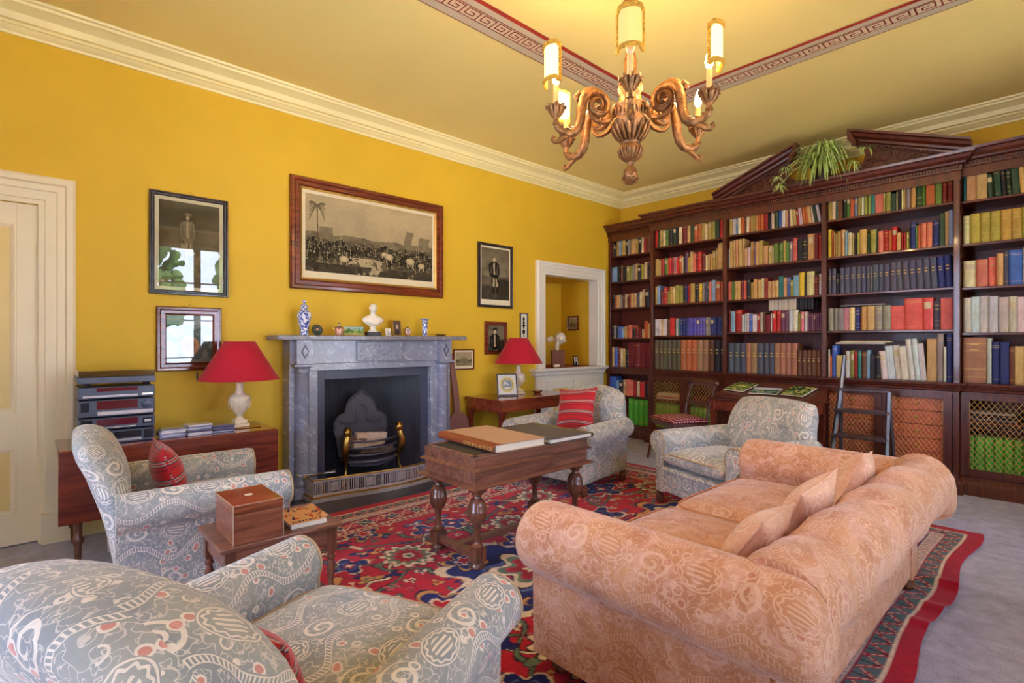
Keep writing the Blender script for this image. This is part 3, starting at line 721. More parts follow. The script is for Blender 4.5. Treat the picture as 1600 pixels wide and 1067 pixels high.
for a_, b_ in zip(PV, PV[1:]): Lp.append(Lp[-1] + (b_ - a_).length)
def along(s_):
    for i in range(len(PV) - 1):
        if s_ <= Lp[i + 1] + 1e-6:
            t = (s_ - Lp[i]) / (Lp[i + 1] - Lp[i]); d_ = (PV[i + 1] - PV[i]).normalized(); return PV[i] + (PV[i + 1] - PV[i]) * t, math.atan2(d_.y, d_.x)
    return PV[-1], 0
n = 28
for i in range(n):
    p, a_ = along(Lp[-1] * (i + .5) / n); w_ = Lp[-1] / n
    if i % 4 == 2:
        k.cbox((p.x, p.y, .105), (w_ * .8, .005, .075), (0, 0, a_)); k.cbox((p.x, p.y, .105), (.03, .014, .045), (0, 0, a_))
    else:
        for j in range(4): 
            p2, a2 = along(Lp[-1] * (i + .14 + .24 * j) / n); k.cbox((p2.x, p2.y, .105), (w_ * .11, .004, .085), (0, 0, a2))
    p3, a3 = along(Lp[-1] * i / n); k.tube([(p3.x, p3.y, .055), (p3.x, p3.y, .156)], .004, 6)
k.build('pierced_gallery', M['steel'], fd, smooth=40)
k = MB(); k.tube([(p[0], p[1], .172) for p in pf], .008, 8); k.build('brass_rim', M['brass'], fd)
for y in (-.55, -.2, .2, .55): pass
# fire irons lying on the fender's left corner
t = thing('fire_tongs', 'polished steel fire irons resting across the left corner of the fender', 'fire irons', (.20, YC - .66, .19))
k = MB(); k.tube([(.0, -.08, .005), (.03, .02, .005), (.06, .20, .0)], .006, 8); k.lathe([(0, -.016), (.014, 0), (0, .016)], (-.005, -.09, .008), 10); k.build('tongs', M['silver'], t)
k = MB(); k.tube([(.10, -.06, .005), (.07, .03, .012), (.02, .22, .006)], .006, 8); k.lathe([(0, -.014), (.013, 0), (0, .014)], (.105, -.075, .005), 10); k.build('poker', M['silver'], t)
t = thing('hearth_brush', 'thin upright brass-based companion rod standing inside the fender on the left', 'fire tool', (.17, YC - .53, .012))
MB().lathe([(.035, 0), (.035, .008), (.012, .02), (.008, .05), (.018, .06), (.005, .075)]).build('foot', M['brass'], t)
MB().tube([(0, 0, .07), (0, 0, .52)], .005, 8).build('rod', M['iron'], t)
# ================================================================= bookcase (breakfront, five bays)
bc = thing('bookcase', 'long dark mahogany breakfront bookcase with broken pediment across the back wall', 'bookcase', (0, 0, 0))
XS = [0.012, 0.775, 1.76, 2.77, 3.785, 4.77, 5.545]                      # bay edges (centre section is two bays)
FU = [-.30, -.42, -.48, -.48, -.42, -.30]                               # front of the upper part
FL = [-.36, -.485, -.545, -.545, -.485, -.36]                           # front of the cupboards below
SH = [[2.467, 2.111, 1.746, 1.329], [2.483, 2.122, 1.756, 1.358], [2.483, 2.115, 1.752, 1.39], [2.483, 2.115, 1.752, 1.39], [2.483, 2.117, 1.746, 1.359], [2.467, 2.111, 1.746, 1.329]]
ZL, ZT = 0.935, 2.72
k = MB().box(XS[0], -.02, .0, XS[-1], -.003, 2.78); k.build('back_panel', M['mahog_back'], bc)
for i, x in enumerate(XS):
    f = min(FU[max(0, i - 1)], FU[min(5, i)]); fl_ = min(FL[max(0, i - 1)], FL[min(5, i)])
    k = MB(); w = .021
    a, b = (x, x + w * 1.6) if i == 0 else ((x - w * 1.6, x) if i == 6 else (x - w, x + w))
    k.box(a, f, ZL - .005, b, -.02, ZT + .05)
    k.box(a + .004, f - .004, ZL + .03, b - .004, f, ZT - .03)
    k.box(a, fl_ + .02, .1, b, -.02, ZL - .04)
    k.build('upright', M['mahog'], bc, bevel=.003)
for i in range(6):
    for z in SH[i]:
        k = MB().box(XS[i] + .021, FU[i] + .012, z - .022, XS[i + 1] - .021, -.02, z)
        k.build('shelf', M['mahog_x'], bc, bevel=.004)
    k = MB().box(XS[i] + .015, FU[i] + .005, 2.70, XS[i + 1] - .015, -.02, 2.72); k.build('top_board', M['mahog_x'], bc)
    # adjustable-shelf notches along the inner sides
    for sx in (XS[i] + .0215, XS[i + 1] - .0215):
        k = MB(); s = 1 if sx < (XS[i] + XS[i + 1]) / 2 else -1
        z = 1.0
        while z < 2.68:
            k.box(min(sx, sx + s * .004), FU[i] + .02, z, max(sx, sx + s * .004), FU[i] + .045, z + .012); z += .028
        k.build('shelf_rack', M['mahog'], bc)
    # floor of the upper part / lower base
    k = MB().box(XS[i], FL[i] + .01, ZL - .035, XS[i + 1], -.02, ZL); k.build('ledge_board', M['mahog_x'], bc)
    MB().box(XS[i] + .01, FL[i] + .03, .15, XS[i + 1] - .01, -.02, .17).build('bottom_board', M['mahog_x'], bc)
def frontpath(F, ext=0.0, x0=0.012, x1=5.545):
    p = [(x0, -.003), (x0, F[0])]
    for i in range(1, 6):
        if abs(F[i] - F[i - 1]) > 1e-4: p += [(XS[i] + (-.021 if F[i] < F[i - 1] else .021), F[i - 1]), (XS[i] + (-.021 if F[i] < F[i - 1] else .021), F[i])]
    return p + [(x1, F[5]), (x1, -.003)]
fu = frontpath(FU); flp = frontpath(FL)
lp = [(-.02, .86), (.0, .86), (.012, .868), (.014, .885), (.03, .895), (.036, .912), (.05, .918), (.052, .936), (-.02, .936)]
MB().mold(lp, flp, 1).build('ledge_moulding', M['mahog'], bc, smooth=25)
MB().mold([(-.02, 0), (.028, 0), (.028, .085), (.02, .095), (.018, .115), (.008, .128), (.0, .135), (-.02, .135)], flp, 1).build('plinth', M['mahog'], bc, smooth=25)
MB().mold([(-.02, .13), (0, .13), (0, .152), (-.02, .152)], flp, 1).build('base_rail', M['mahog'], bc)
MB().mold([(-.02, .845), (0, .845), (0, .87), (-.02, .87)], flp, 1).build('top_rail', M['mahog'], bc)
# cornices: side wings, then centre
def cornice(path, z0, name):
    pr = [(-.02, z0 - .08), (.006, z0 - .08), (.006, z0 - .01), (.014, z0), (.016, z0 + .04), (.04, z0 + .05), (.045, z0 + .065), (.075, z0 + .085), (.085, z0 + .11), (.105, z0 + .118), (.108, z0 + .14), (-.02, z0 + .14)]
    o = MB().mold(pr, path, 1).build(name, M['mahog'], bc, smooth=25)
    for a, b in zip(path, path[1:]):
        k = MB(); A = Vector(a); B = Vector(b); L = (B - A).length
        if L < .2: continue
        t = (B - A) / L; q = Vector((t.y, -t.x)); n = int(L / .022); an = math.atan2(t.y, t.x)
        for i in range(n):
            p = A + t * (L * (i + .5) / n) + q * .024; k.cbox((p.x, p.y, z0 + .024), (.011, .016, .026), (0, 0, an))
        k.build('dentil_row', M['mahog'], bc)
cornice([(XS[0], -.003), (XS[0], FU[0]), (XS[1] - .02, FU[0])], 2.75, 'wing_cornice')
cornice([(XS[5] + .02, FU[5]), (XS[6], FU[5]), (XS[6], -.003)], 2.75, 'wing_cornice')
cornice([(XS[1] - .021, -.2), (XS[1] - .021, FU[1]), (XS[2] - .02, FU[1])], 2.77, 'side_cornice')
cornice([(XS[4] + .02, FU[4]), (XS[5] + .021, FU[4]), (XS[5] + .021, -.2)], 2.77, 'side_cornice')
cpth = [(XS[2] - .021, -.30), (XS[2] - .021, FU[2]), (XS[4] + .021, FU[2]), (XS[4] + .021, -.30)]
cornice(cpth, 2.74, 'centre_cornice')
for a, b, f, z1 in ((XS[0], XS[1], FU[0], 2.89), (XS[1], XS[2], FU[1], 2.90), (XS[2], XS[4], FU[2], 2.87), (XS[4], XS[5], FU[4], 2.90), (XS[5], XS[6], FU[5], 2.89)):
    MB().box(a, f + .02, 2.72, b, -.02, z1 - .02).build('top_cover', M['mahog_back'], bc)
# broken pediment
XM = 2.772
for s in (-1, 1):
    def X(d): return XM + s * d
    # d measured from the centre: outer end 1.06, apex .26
    tym = [(1.00, 2.875)] + [(.30, 3.175)] + [(.36 - .06 * math.cos(t) , 3.175 - .10 * math.sin(t)) for t in ()] + [(.35, 3.06), (.33, 2.99), (.26, 2.945), (.15, 2.93), (.0, 2.925), (.0, 2.875)]
    MB().prism([(X(a), b) for a, b in tym], -.47, -.445, axis='y').build('tympanum', M['red_mahogz'] if False else M['mahog_x'], bc)
    # raking cornice: profile rows at both ends
    pr = [(.02, -.05), (-.01, -.05), (-.014, -.02), (-.04, -.01), (-.045, .01), (-.075, .03), (-.085, .055), (-.11, .065), (-.112, .085), (.02, .085)]
    rows = []
    for (d_, z_) in ((1.115, 2.885), (.235, 3.215)):
        rows.append([(X(d_ - (0 if d_ > 1 else .0)), -.47 + o, z_ + h) for o, h in pr])
    MB().grid(rows, cu=True, cap=True).build('raking_cornice', M['mahog'], bc, smooth=25)
    k = MB()
    for i in range(40):
        t = (i + .5) / 40; d_ = 1.06 + (.27 - 1.06) * t; z_ = 2.885 + (3.205 - 2.885) * t
        k.cbox((X(d_), -.495, z_ - .035), (.011, .02, .02), (0, s * .36, 0))
    k.build('dentil_row', M['mahog'], bc)
    k = MB()
    def curl(cx, cz, r, turns, dr, ph):
        n = 18
        k.tube([(X(cx + (r * (1 - .75 * i / n)) * math.cos(ph + dr * turns * 2 * PI * i / n)), -.472, cz + (r * (1 - .75 * i / n)) * math.sin(ph + dr * turns * 2 * PI * i / n)) for i in range(n + 1)], [.010 - .005 * i / n for i in range(n + 1)], 6)
    curl(.38, 2.96, .05, 1.4, 1, 0); curl(.50, 3.0, .06, 1.3, -1, 2); curl(.63, 2.97, .045, 1.2, 1, 1); curl(.73, 2.935, .035, 1.2, -1, 2); curl(.44, 3.07, .035, 1, 1, 0); curl(.82, 2.915, .02, 1, 1, 0)
    k.tube([(X(.32 + .5 * t), -.472, 2.93 + .04 * math.sin(t * 9) - .03 * t + .02) for t in np.linspace(0, 1, 24)], .007, 6)
    k.build('carved_foliage', M['mahog_x'], bc)
    # returned end of the rake next to the gap
    MB().prism([(X(.30), 3.165), (X(.235), 3.30), (X(.225), 3.30), (X(.225), 3.20), (X(.29), 3.12)], -.58, -.45, axis='y').build('pediment_return', M['mahog'], bc, bevel=.003)

# cupboards below
def brass_grille(k, x0, x1, z0, z1, y, pitch=.036):
    w = x1 - x0; h = z1 - z0; sl = 1.45
    for sg in (1, -1):
        t = -h / sl
        while t < w:
            a0 = max(0, t); a1 = min(w, t + h / sl)
            if a1 > a0 + .003:
                za = (a0 - t) * sl; zb = (a1 - t) * sl
                p = [(x0 + a0, y, z0 + za), (x0 + a1, y, z0 + zb)] if sg > 0 else [(x1 - a0, y + .002, z0 + za), (x1 - a1, y + .002, z0 + zb)]
                k.tube(p, .0021, 4, cap=False)
            t += pitch
DW = {1: 2, 2: 2, 3: 2, 4: 2, 0: 0, 5: 0}
M['drawer_red'] = wood('red_drawer_fronts', rgb(196, 84, 54), rgb(226, 120, 84), 0.35, axis=0, coat=.3)
for i, nd in DW.items():
    if not nd: continue
    a = XS[i] + (.021 if i != 3 else 0); b = XS[i + 1] - (.021 if i != 2 else 0); f = FL[i]
    for j in range(nd):
        x0 = a + (b - a) * j / nd + .002; x1 = a + (b - a) * (j + 1) / nd - .002; zb, zt = .155, .845; st = .062
        dr = MB()
        dr.box(x0, f, zb, x0 + st, f + .022, zt); dr.box(x1 - st, f, zb, x1, f + .022, zt)
        dr.box(x0 + st, f, zb, x1 - st, f + .022, zb + .06); dr.box(x0 + st, f, zt - .052, x1 - st, f + .022, zt)
        d_ = dr.build('cupboard_door', M['mahog'], bc, bevel=.002)
        k = MB(); brass_grille(k, x0 + st, x1 - st, zb + .06, zt - .052, f + .010); k.build('brass_grille', M['wire'], d_, smooth=0, recalc=False)
        k = MB()
        for xx in (x0 + st, x1 - st):
            z = zb + .07
            while z < zt - .06: k.box(xx - .003, f - .003, z, xx + .003, f, z + .006); z += .014
        k.build('bead_edge', M['brass'], d_, smooth=0)
        if i == 3 or (i == 2 and j == 1):
            n = 5; zz0 = .19; hh = (.80 - zz0) / n
            for q in range(n):
                k = MB().box(x0 + .02, f + .04, zz0 + q * hh + .003, x1 - .02, f + .30, zz0 + (q + 1) * hh - .003)
                o = k.build('drawer', M['drawer_red'], bc, bevel=.003)
                k = MB(); q0 = k.mark(); k.lathe([(.016, 0), (.015, .003), (.006, .005), (.006, .015), (.014, .02), (.012, .03), (0, .033)], seg=14)
                k.xf(q0, Matrix.Translation(((x0 + x1) / 2, f + .041, zz0 + (q + .5) * hh)) @ Matrix.Rotation(R(90), 4, 'X')); k.build('knob', M['brass'], o)
        else:
            MB().box(x0 + .01, f + .06, .545, x1 - .01, -.02, .562).build('cupboard_shelf', M['mahog_x'], bc)
MB().box(XS[0] + .02, FL[0] + .03, .53, XS[1] - .021, -.02, .55).build('cupboard_shelf', M['mahog_x'], bc)

M['glass_case'] = plain('clear_disc_case', rgb(176, 168, 164), .2, coat=.6); M['glass_case_dark'] = plain('dark_disc_case', rgb(50, 48, 60), .2, coat=.6)
# ================================================================= books
PAL = dict(r=(170, 36, 34), R=(214, 40, 38), o=(196, 100, 48), s=(222, 120, 96), S=(222, 92, 88), p=(206, 124, 134), P=(118, 76, 104), k=(40, 36, 38), g=(52, 76, 50), G=(96, 134, 52), l=(156, 152, 66), t=(206, 166, 104), T=(112, 66, 40), c=(226, 208, 160), w=(214, 206, 202), y=(224, 184, 48), b=(70, 108, 190), B=(40, 50, 116), a=(50, 128, 126), A=(134, 166, 200), n=(146, 140, 132), m=(122, 30, 34), v=(96, 86, 178), q=(186, 156, 78), h=(86, 86, 104), e=(104, 94, 64), O=(186, 108, 62), D=(166, 122, 88), F=(84, 172, 52), C=(206, 196, 180), Y=(190, 164, 66))
CN = dict(r='dark red', R='bright red', o='orange-brown', s='salmon', S='coral red', p='pink', P='plum', k='black', g='dark green', G='green', l='olive', t='tan', T='brown', c='cream', w='off-white', y='yellow', b='blue', B='navy', a='teal', A='pale blue', n='grey', m='maroon', v='violet', q='mustard', h='slate-blue', e='olive-brown', O='orange tan', D='light brown', F='bright green', C='ragged cream', Y='golden')
def book_mat():
    m = Mat('book_cover', 0.5, spec=0.35)
    c = m.n('ObjectInfo', 1); f = m.noise(m.obj(), 3.0, 4, 0.6)
    m.color(m.mix(m.ramp(f, [(0.3, (.55, .5, .45, 1)), (0.6, (1, 1, 1, 1))]), rgb(60, 40, 30), c, 'MIX') if False else m.mix(1.0, c, m.ramp(f, [(0.25, (.72, .68, .62, 1)), (0.6, (1, 1, 1, 1))]), 'MULTIPLY'))
    return m.m
BM = book_mat()
M['goldleaf'] = plain('gold_tooling', rgb(206, 170, 96), 0.4, metal=0.3)
M['label'] = plain('spine_label', rgb(208, 190, 150), 0.6)
# unit books: x thickness 0..1, y depth (spine at 0, fore-edge +1), z height 0..1
def unit_book(kind):
    k = MB(); n = 6; sp = [(.5 - .5 * math.cos(PI * i / n), .06 - .06 * math.sin(PI * i / n) if kind != 'flat' else (.0 if 0 < i < n else .01)) for i in range(n + 1)]
    out = [(0.0, 1.0)] + [(x, y) for x, y in sp] + [(1.0, 1.0), (.90, 1.0), (.90, .10), (.10, .10), (.10, 1.0)]
    k.prism(out, 0, 1, axis='z', mi=0)
    k.box(.10, .10, .015, .90, .975, .985, mi=1)
    if kind in ('sett', 'gilt'):
        for z in ((.18, .36, .54, .72, .88) if kind == 'sett' else (.12, .3, .7, .86)):
            rows = [[(x * 1.02 - .01, y - .012, zz) for x, y in sp] for zz in (z, z + .012)]; k.grid(rows, mi=2 if kind == 'gilt' else 0)
        zz = (.56, .66) if kind == 'sett' else (.72, .84)
        for a in zz: 
            rows = [[(.22 + .56 * x, (y if 0 < x < 1 else 0) - .004 - .006, z_) for x, y in sp] for z_ in (a, a + (.035 if kind == 'sett' else .02))]; k.grid(rows, mi=2)
    if kind == 'label':
        rows = [[(.08 + .84 * x, y - .008, z_) for x, y in sp] for z_ in (.66, .86)]; k.grid(rows, mi=3)
    if kind == 'plain':
        for z in (.1, .86, .90):
            rows = [[(x, y - .004, z_) for x, y in sp] for z_ in (z, z + .008)]; k.grid(rows, mi=2)
    return k
UB = {}
for kd in ('flat', 'plain', 'label', 'sett', 'gilt'):
    o = unit_book(kd).build('book_%s' % kd, [BM, M['paper'], M['goldleaf'], M['label']], None, smooth=40, recalc=False)
    UB[kd] = o.data; bpy.data.objects.remove(o)
brng = random.Random(11)
NUM = ['first', 'second', 'third', 'fourth', 'fifth', 'sixth', 'seventh', 'eighth', 'ninth', 'tenth'] + ['%dth' % i for i in range(11, 60)]
for i_, w_ in ((20, '21st'), (21, '22nd'), (22, '23rd'), (30, '31st'), (31, '32nd'), (32, '33rd')): NUM[i_] = w_
def parse(s):
    out = []
    for tk in s.replace(',', ' ').split():
        rep = 1
        if '*' in tk: tk, rp = tk.split('*'); rep = int(rp)
        c = tk[0]; w, h = tk[1:].split('.'); out += [(c, float(w), float(h) / 100)] * rep
    return out
stuff = MB(); stuff_mats = []; stuff_idx = {}
def row(spec, x0, x1, z, yf, bay, shelf, kind=None, single=True, leans=None, depth=.165, colour=None):
    L = parse(spec); tot = sum(w for c, w, h in L); sc = (x1 - x0) / tot; x = x0
    for i, (c, w, h) in enumerate(L):
        wd = w * sc; kd = kind or brng.choice(['plain', 'plain', 'label', 'flat', 'flat', 'gilt']); dp = depth * brng.uniform(.92, 1.08) if not kind else depth
        if kind is None: h = h * brng.uniform(.985, 1.015)
        yo = yf + (brng.uniform(.0, .02) if not kind else brng.uniform(0, .006))
        ln = (leans or {}).get(i, 0.0)
        col = [v_ * brng.uniform(.93, 1.07) / 255 for v_ in PAL[c]]; col = lin([min(1, v_) for v_ in col])
        if single:
            o = bpy.data.objects.new('book', UB[kd]); COL.objects.link(o)
            o.location = (x + .0006, yo, z + .0005); o.scale = (wd - .0014, dp, h); o.color = (*col, 1)
            if ln: o.rotation_euler = (0, R(ln), 0)
            sz = 'tall' if h > .255 else ('short' if h < .19 else ('thick' if wd > .045 else ('slim' if wd < .022 else 'upright')))
            tag(o, '%s %s book, %s from the left, %s of the %s' % (sz, CN[c], NUM[i], shelf, bay), 'book', 'books on the %s of the %s' % (shelf, bay))
        else:
            mesh_into(UB[kd], (x + .0006, yo, z + .0005), (wd - .0014, dp, h), c)
        x += wd
def mesh_into(me, loc, scl, c):
    if c not in stuff_idx: stuff_idx[c] = len(stuff_idx)
    mi = {0: stuff_idx[c], 1: 40, 2: 41, 3: 42}
    b = len(stuff.v); stuff.v += [(v.co.x * scl[0] + loc[0], v.co.y * scl[1] + loc[1], v.co.z * scl[2] + loc[2]) for v in me.vertices]
    for p in me.polygons: stuff.f.append([b + v for v in p.vertices]); stuff.u.append(None); stuff.m.append(mi[p.material_index])
SHN = ['top shelf', 'second shelf', 'third shelf', 'fourth shelf', 'ledge']
def bay(i, rows, name, single=True, x1=None, opts=None):
    for q, sp in enumerate(rows):
        z = (SH[i] + [ZL + .001])[q]; y = FU[i] + (.025 if q < 4 else .015); kw = dict((opts or {}).get(q, {})); xa = kw.pop('x0', XS[i] + .03); xb = kw.pop('x1', x1 or XS[i + 1] - .03)
        row(sp, xa, xb, z, y, name, SHN[q], single=single, **kw)
lean = lambda a, b, s, e: {k: s + (e - s) * (k - a) / max(1, b - a) for k in range(a, b + 1)}
bay(3, ["q5.27 c4.21 a3.19 o1.19 T4.19 k2.20 g2.24 G5.21 o4.22 A4.19 l4.23 w4.27 l3.25 l4.24 a4.22 s9.27 q2.20 l6.20 g5.16 c2.17 k4.20 c2.23 t2.22 n5.26 q5.21 g6.27 G4.23 o8.25 q1.22 G6.22 m5.18 m5.19",
        "y4.28 o3.26 t2.24 t3.23 l4.25 o1.25 t4.26 A3.24 c5.22 t3.21 k3.19 l3.21 t9.24 g4.19 l7.22 g2.23 s6.20 r6.20 o3.19 R6.22 t4.16 r3.16 r3.16 l3.16 T1.19 B6.24 G2.20 o3.21 s6.22 s6.22 B7.23 g5.28 t4.29 A4.30",
        "h3.25 h4.25 k3.20 h4.25 h5.25 h5.25 h4.25 h4.25 h4.25 n1.24 h5.25 h4.25 h5.25 h5.26 h5.26 h5.26 h5.26 h5.26 h5.27 h5.27 B5.27 B5.28",
        "n5.22 n5.22 n5.22 p5.22 c5.22 B5.22 m1.17 t6.23 t6.23 n7.23 n7.23 S11.22 S15.28 S8.28 h6.25 S9.27",
        "c2.27 o2.21 b5.31 t6.21 h3.20 w5.26 l4.26 r3.26 a4.26 T5.25 A3.27 k5.23 k6.23 w6.26 w7.31 w6.31 w6.31 w5.37 w5.37 w5.33 t8.37 n6.41 w2.30 B5.42"],
    'centre right bay', opts={2: dict(kind='sett', leans=lean(14, 21, -3, -3)), 0: {}, 4: dict(leans=lean(13, 19, -5, -5))})
bay(2, ["q6.25 w5.19 A3.18 c4.18 o5.19 T3.21 c4.19 o2.19 q3.19 q3.18 q4.18 o3.18 g1.18 o4.18 r5.18 k5.17 w2.18 c2.16 g5.17 b5.25 w4.30 t3.22 P3.16 c4.18 t4.17 r3.17 w3.18 w2.19 o4.25 o3.20 t4.20 w3.20 g4.23 w4.22",
        "w2.22 t4.30 t4.31 t4.31 t5.31 t3.31 t5.20 w4.21 q4.27 o2.26 b1.26 t5.25 q5.26 t2.20 t5.20 t6.20 w2.18 G6.21 G5.21 t4.23 G4.21 n4.21 S6.24 k6.22 k6.22 t9.26 m4.25 r4.25",
        "s4.21 G4.21 t3.21 t4.21 m4.21 s3.21 k5.22 q4.18 t4.21 t4.20 c4.22 r4.22 t4.18 t4.18 t4.18 a5.22 t4.20 b4.20 l3.17 A6.22 y6.24 k2.21 c8.24 m4.19 w3.21",
        "m3.25 A5.24 r8.25 w3.19 w3.20 w3.21 b4.19 w5.19 r3.20 w4.21 T3.20 m5.18 w2.19 R4.22 r5.22 P5.22 P4.22 w4.22 w5.22 l3.19 p4.20 w3.20 P2.18*7",
        "h6.33 h6.33 h6.33 D5.33 D6.33 h6.33 h5.33 h5.33 D5.33 D5.33 D5.33 D5.33 T4.26*5"],
    'centre left bay', opts={4: dict(kind='sett'), 0: dict(leans=lean(22, 33, -3, -9)), 1: {}})
XR = 4.50
bay(4, ["a2.29 t6.22 t6.22 g4.20 g4.22 k3.21 g3.21 g4.21 t3.22 k4.22 k4.21 g4.21 g3.22 g4.22 g4.22 g4.21",
        "c4.24 Y6.25*10", "c8.23 s7.23 s5.24 t4.27 h3.28 b8.28 w4.29 w4.26 w5.27 r2.20 s3.20 w4.24 t4.22 w4.23", "C4.30 w4.30 w5.31 w4.30 C5.29 C4.29 w5.29 C4.29 C5.30 w4.29 C4.29 C5.29",
        "D14.38 C3.38 B5.34 B5.34 T3.31 t5.31 t5.34 P3.34 t5.34 m4.28 S7.31 T5.30"],
    'right bay', x1=XR, opts={1: dict(kind='gilt'), 0: dict(leans=lean(3, 15, -3, -4))})
bay(1, ["R4.25 g3.20 q4.21 c4.22 G5.21 k6.22 g5.23 k5.21 c4.22 m6.22 t5.22 g5.22 o5.22 o5.23 q6.22 c3.19 q5.22 l5.24 g5.23 R4.24 n4.25",
        "q6.21 t4.19 r5.21 G5.21 q1.20 R5.21 r3.21 p4.21 w2.21 R3.20 o5.22 c2.20 k4.22 P4.25 y2.19 t5.25 s4.22 m3.22 R6.23 m6.21 c3.18 t3.19 t3.19 q5.22 q3.25 t3.30 t3.31 t5.31",
        "y3.22 A4.24 m4.17 r6.21 l3.16 q5.21 t3.21 l6.22 l4.21 k5.22 B1.21 r5.22 q5.23 k5.23 y4.22 n3.23 h5.23 g1.22 s3.23 A5.25 o6.23 s2.22 R4.23",
        "w3.21 w2.21 w2.21 t2.21 w3.21 w2.21 T4.21 R5.22 T1.20 w3.21 a2.21 B3.21*3 v3.21*3 v4.21 v3.21 v3.21 n3.21 n2.21 B4.21 B3.21 B3.21 B2.21 k4.21"],
    'second bay from the left', single=False)
bay(1, ["", "", "", "", "e5.37*6 O6.37*3 D6.37*2 T6.37 k6.37 k5.37"][4:] if False else [], 'x')
row("e5.37*6 O6.37*3 D6.37*2 T6.37 k6.37 k5.37", XS[1] + .03, XS[2] - .03, ZL + .001, FU[1] + .015, 'second bay from the left', SHN[4], kind='sett', single=True)
bay(0, ["T2.19 k3.17 q4.21 A3.20 q5.21 k3.20 n3.20 t6.21 q3.20 k4.21 c3.21 r3.21 T4.22 k4.20 t3.17",
        "A4.21 A3.21 k3.22 T3.23 k5.20 l4.20 l3.20 n3.21 t3.22 k4.18 l4.20 c3.22 k4.21 r3.19 o3.20",
        "k3.21 o3.18 t4.18 n2.18 T3.18 c2.19 T2.15 r3.19 t3.19 t3.19 h3.19 c3.20 t3.23 k5.22 t4.21 t3.20",
        "k3.18 w1.18 k3.18 b4.16 A2.15 t3.16 o3.18 s3.18 k3.14 m4.14 m3.14 t3.12 o4.23 t4.19 T4.20",
        "t3.27 b4.26 m3.27 c3.25 q3.24 k4.26 m6.33*4 k5.33"], 'narrow left bay', single=False)
row("b6.25 A3.20 k4.19 t3.21 s4.22 s4.21 r3.20 c3.20 R5.20 k3.17 q3.20 t3.21", XS[0] + .035, XS[1] - .03, .551, FL[0] + .04, 'x', 'x', single=False)
sm = []
for c in sorted(stuff_idx, key=lambda q: stuff_idx[q]): sm.append(plain('cover_%s' % CN[c].replace(' ', '_'), rgb(*PAL[c]), 0.5, var=.2, sc=12))
n_ = len(sm); stuff.m = [{40: n_, 41: n_ + 1, 42: n_ + 2}.get(k, k) for k in stuff.m]
tag(stuff.build('book', sm + [M['paper'], M['goldleaf'], M['label']], None, smooth=40, recalc=False), 'packed mixed old books filling the two left-hand bays of the bookcase', 'book', kind='stuff')
# flat-lying books
def lying(x, y, z, sx, sy, sz, c, lb, rz=0):
    o = bpy.data.objects.new('book', UB['flat']); COL.objects.link(o); o.scale = (sz, sy, sx); o.color = (*lin([v_ / 255 for v_ in PAL[c]]), 1)
    o.rotation_euler = Euler((0, R(90), R(rz))); o.location = (x, y, z + sz)
    tag(o, lb, 'book'); return o
lying(2.90, FU[3] + .04, SH[3][3] + .237, .36, .17, .012, 'n', 'thin grey folio lying flat across the grey volumes, centre right bay')
lying(2.87, FU[3] + .02, ZL + .325, .40, .19, .014, 'w', 'white folio lying flat above the ledge row, lower of two')
lying(2.90, FU[3] + .03, ZL + .342, .41, .19, .012, 'c', 'cream folio lying flat above the ledge row, upper of two')
# green ledgers in the cupboards
M['ledger'] = plain('green_buckram', rgb(96, 190, 70), 0.5, var=.08)
def ledgers(x0, x1, n, y, where, h=.36, z=.171):
    w = (x1 - x0) / n
    for i in range(n):
        o = bpy.data.objects.new('ledger', UB['plain']); COL.objects.link(o); o.location = (x0 + w * i + .001, y, z); o.scale = (w - .004, .24, h * brng.uniform(.985, 1.0)); o.color = (*lin((.36, .76, .25)), 1)
        tag(o, 'bright green ledger, %s from the left, %s' % (NUM[i], where), 'ledger', 'green ledgers ' + where)
ledgers(XS[0] + .33, XS[1] - .03, 5, FL[0] + .045, 'on the open bottom shelf of the bookcase', h=.345)
ledgers(XS[1] + .05, XS[1] + .48, 8, FL[1] + .05, 'behind the left grille of the second bay', h=.33)
ledgers(XS[1] + .53, XS[1] + .93, 7, FL[1] + .05, 'behind the right grille of the second bay', h=.33)
ledgers(XS[2] + .05, XS[2] + .48, 7, FL[2] + .05, 'behind the grille under the writing table', h=.33)
ledgers(XS[4] + .05, XS[4] + .47, 7, FL[4] + .05, 'behind the grille of the right bay', h=.32)
# papers and flat books behind the grilles
for j, (c, zz) in enumerate((('w', .566), ('S', .585), ('c', .601), ('w', .617), ('c', .632))):
    lying(XS[1] + .07 + .008 * j, FL[1] + .05, zz, .36, .22, .013, c, '%s papers lying flat behind the grille, %s from the bottom' % (CN[c], NUM[j]), brng.uniform(-2, 2))
for j, (c, zz, w) in enumerate((('k', .566, .34), ('T', .592, .36), ('h', .620, .30), ('k', .648, .33), ('n', .676, .30))):
    lying(XS[4] + .06, FL[4] + .05, zz, w, .22, .024, c, '%s book lying flat behind the right bay grille, %s from the bottom' % (CN[c], NUM[j]), 0)
lying(XS[1] + .58, FL[1] + .05, .566, .34, .2, .07, 'm', 'thick maroon box file lying behind the grille near the dining chair')
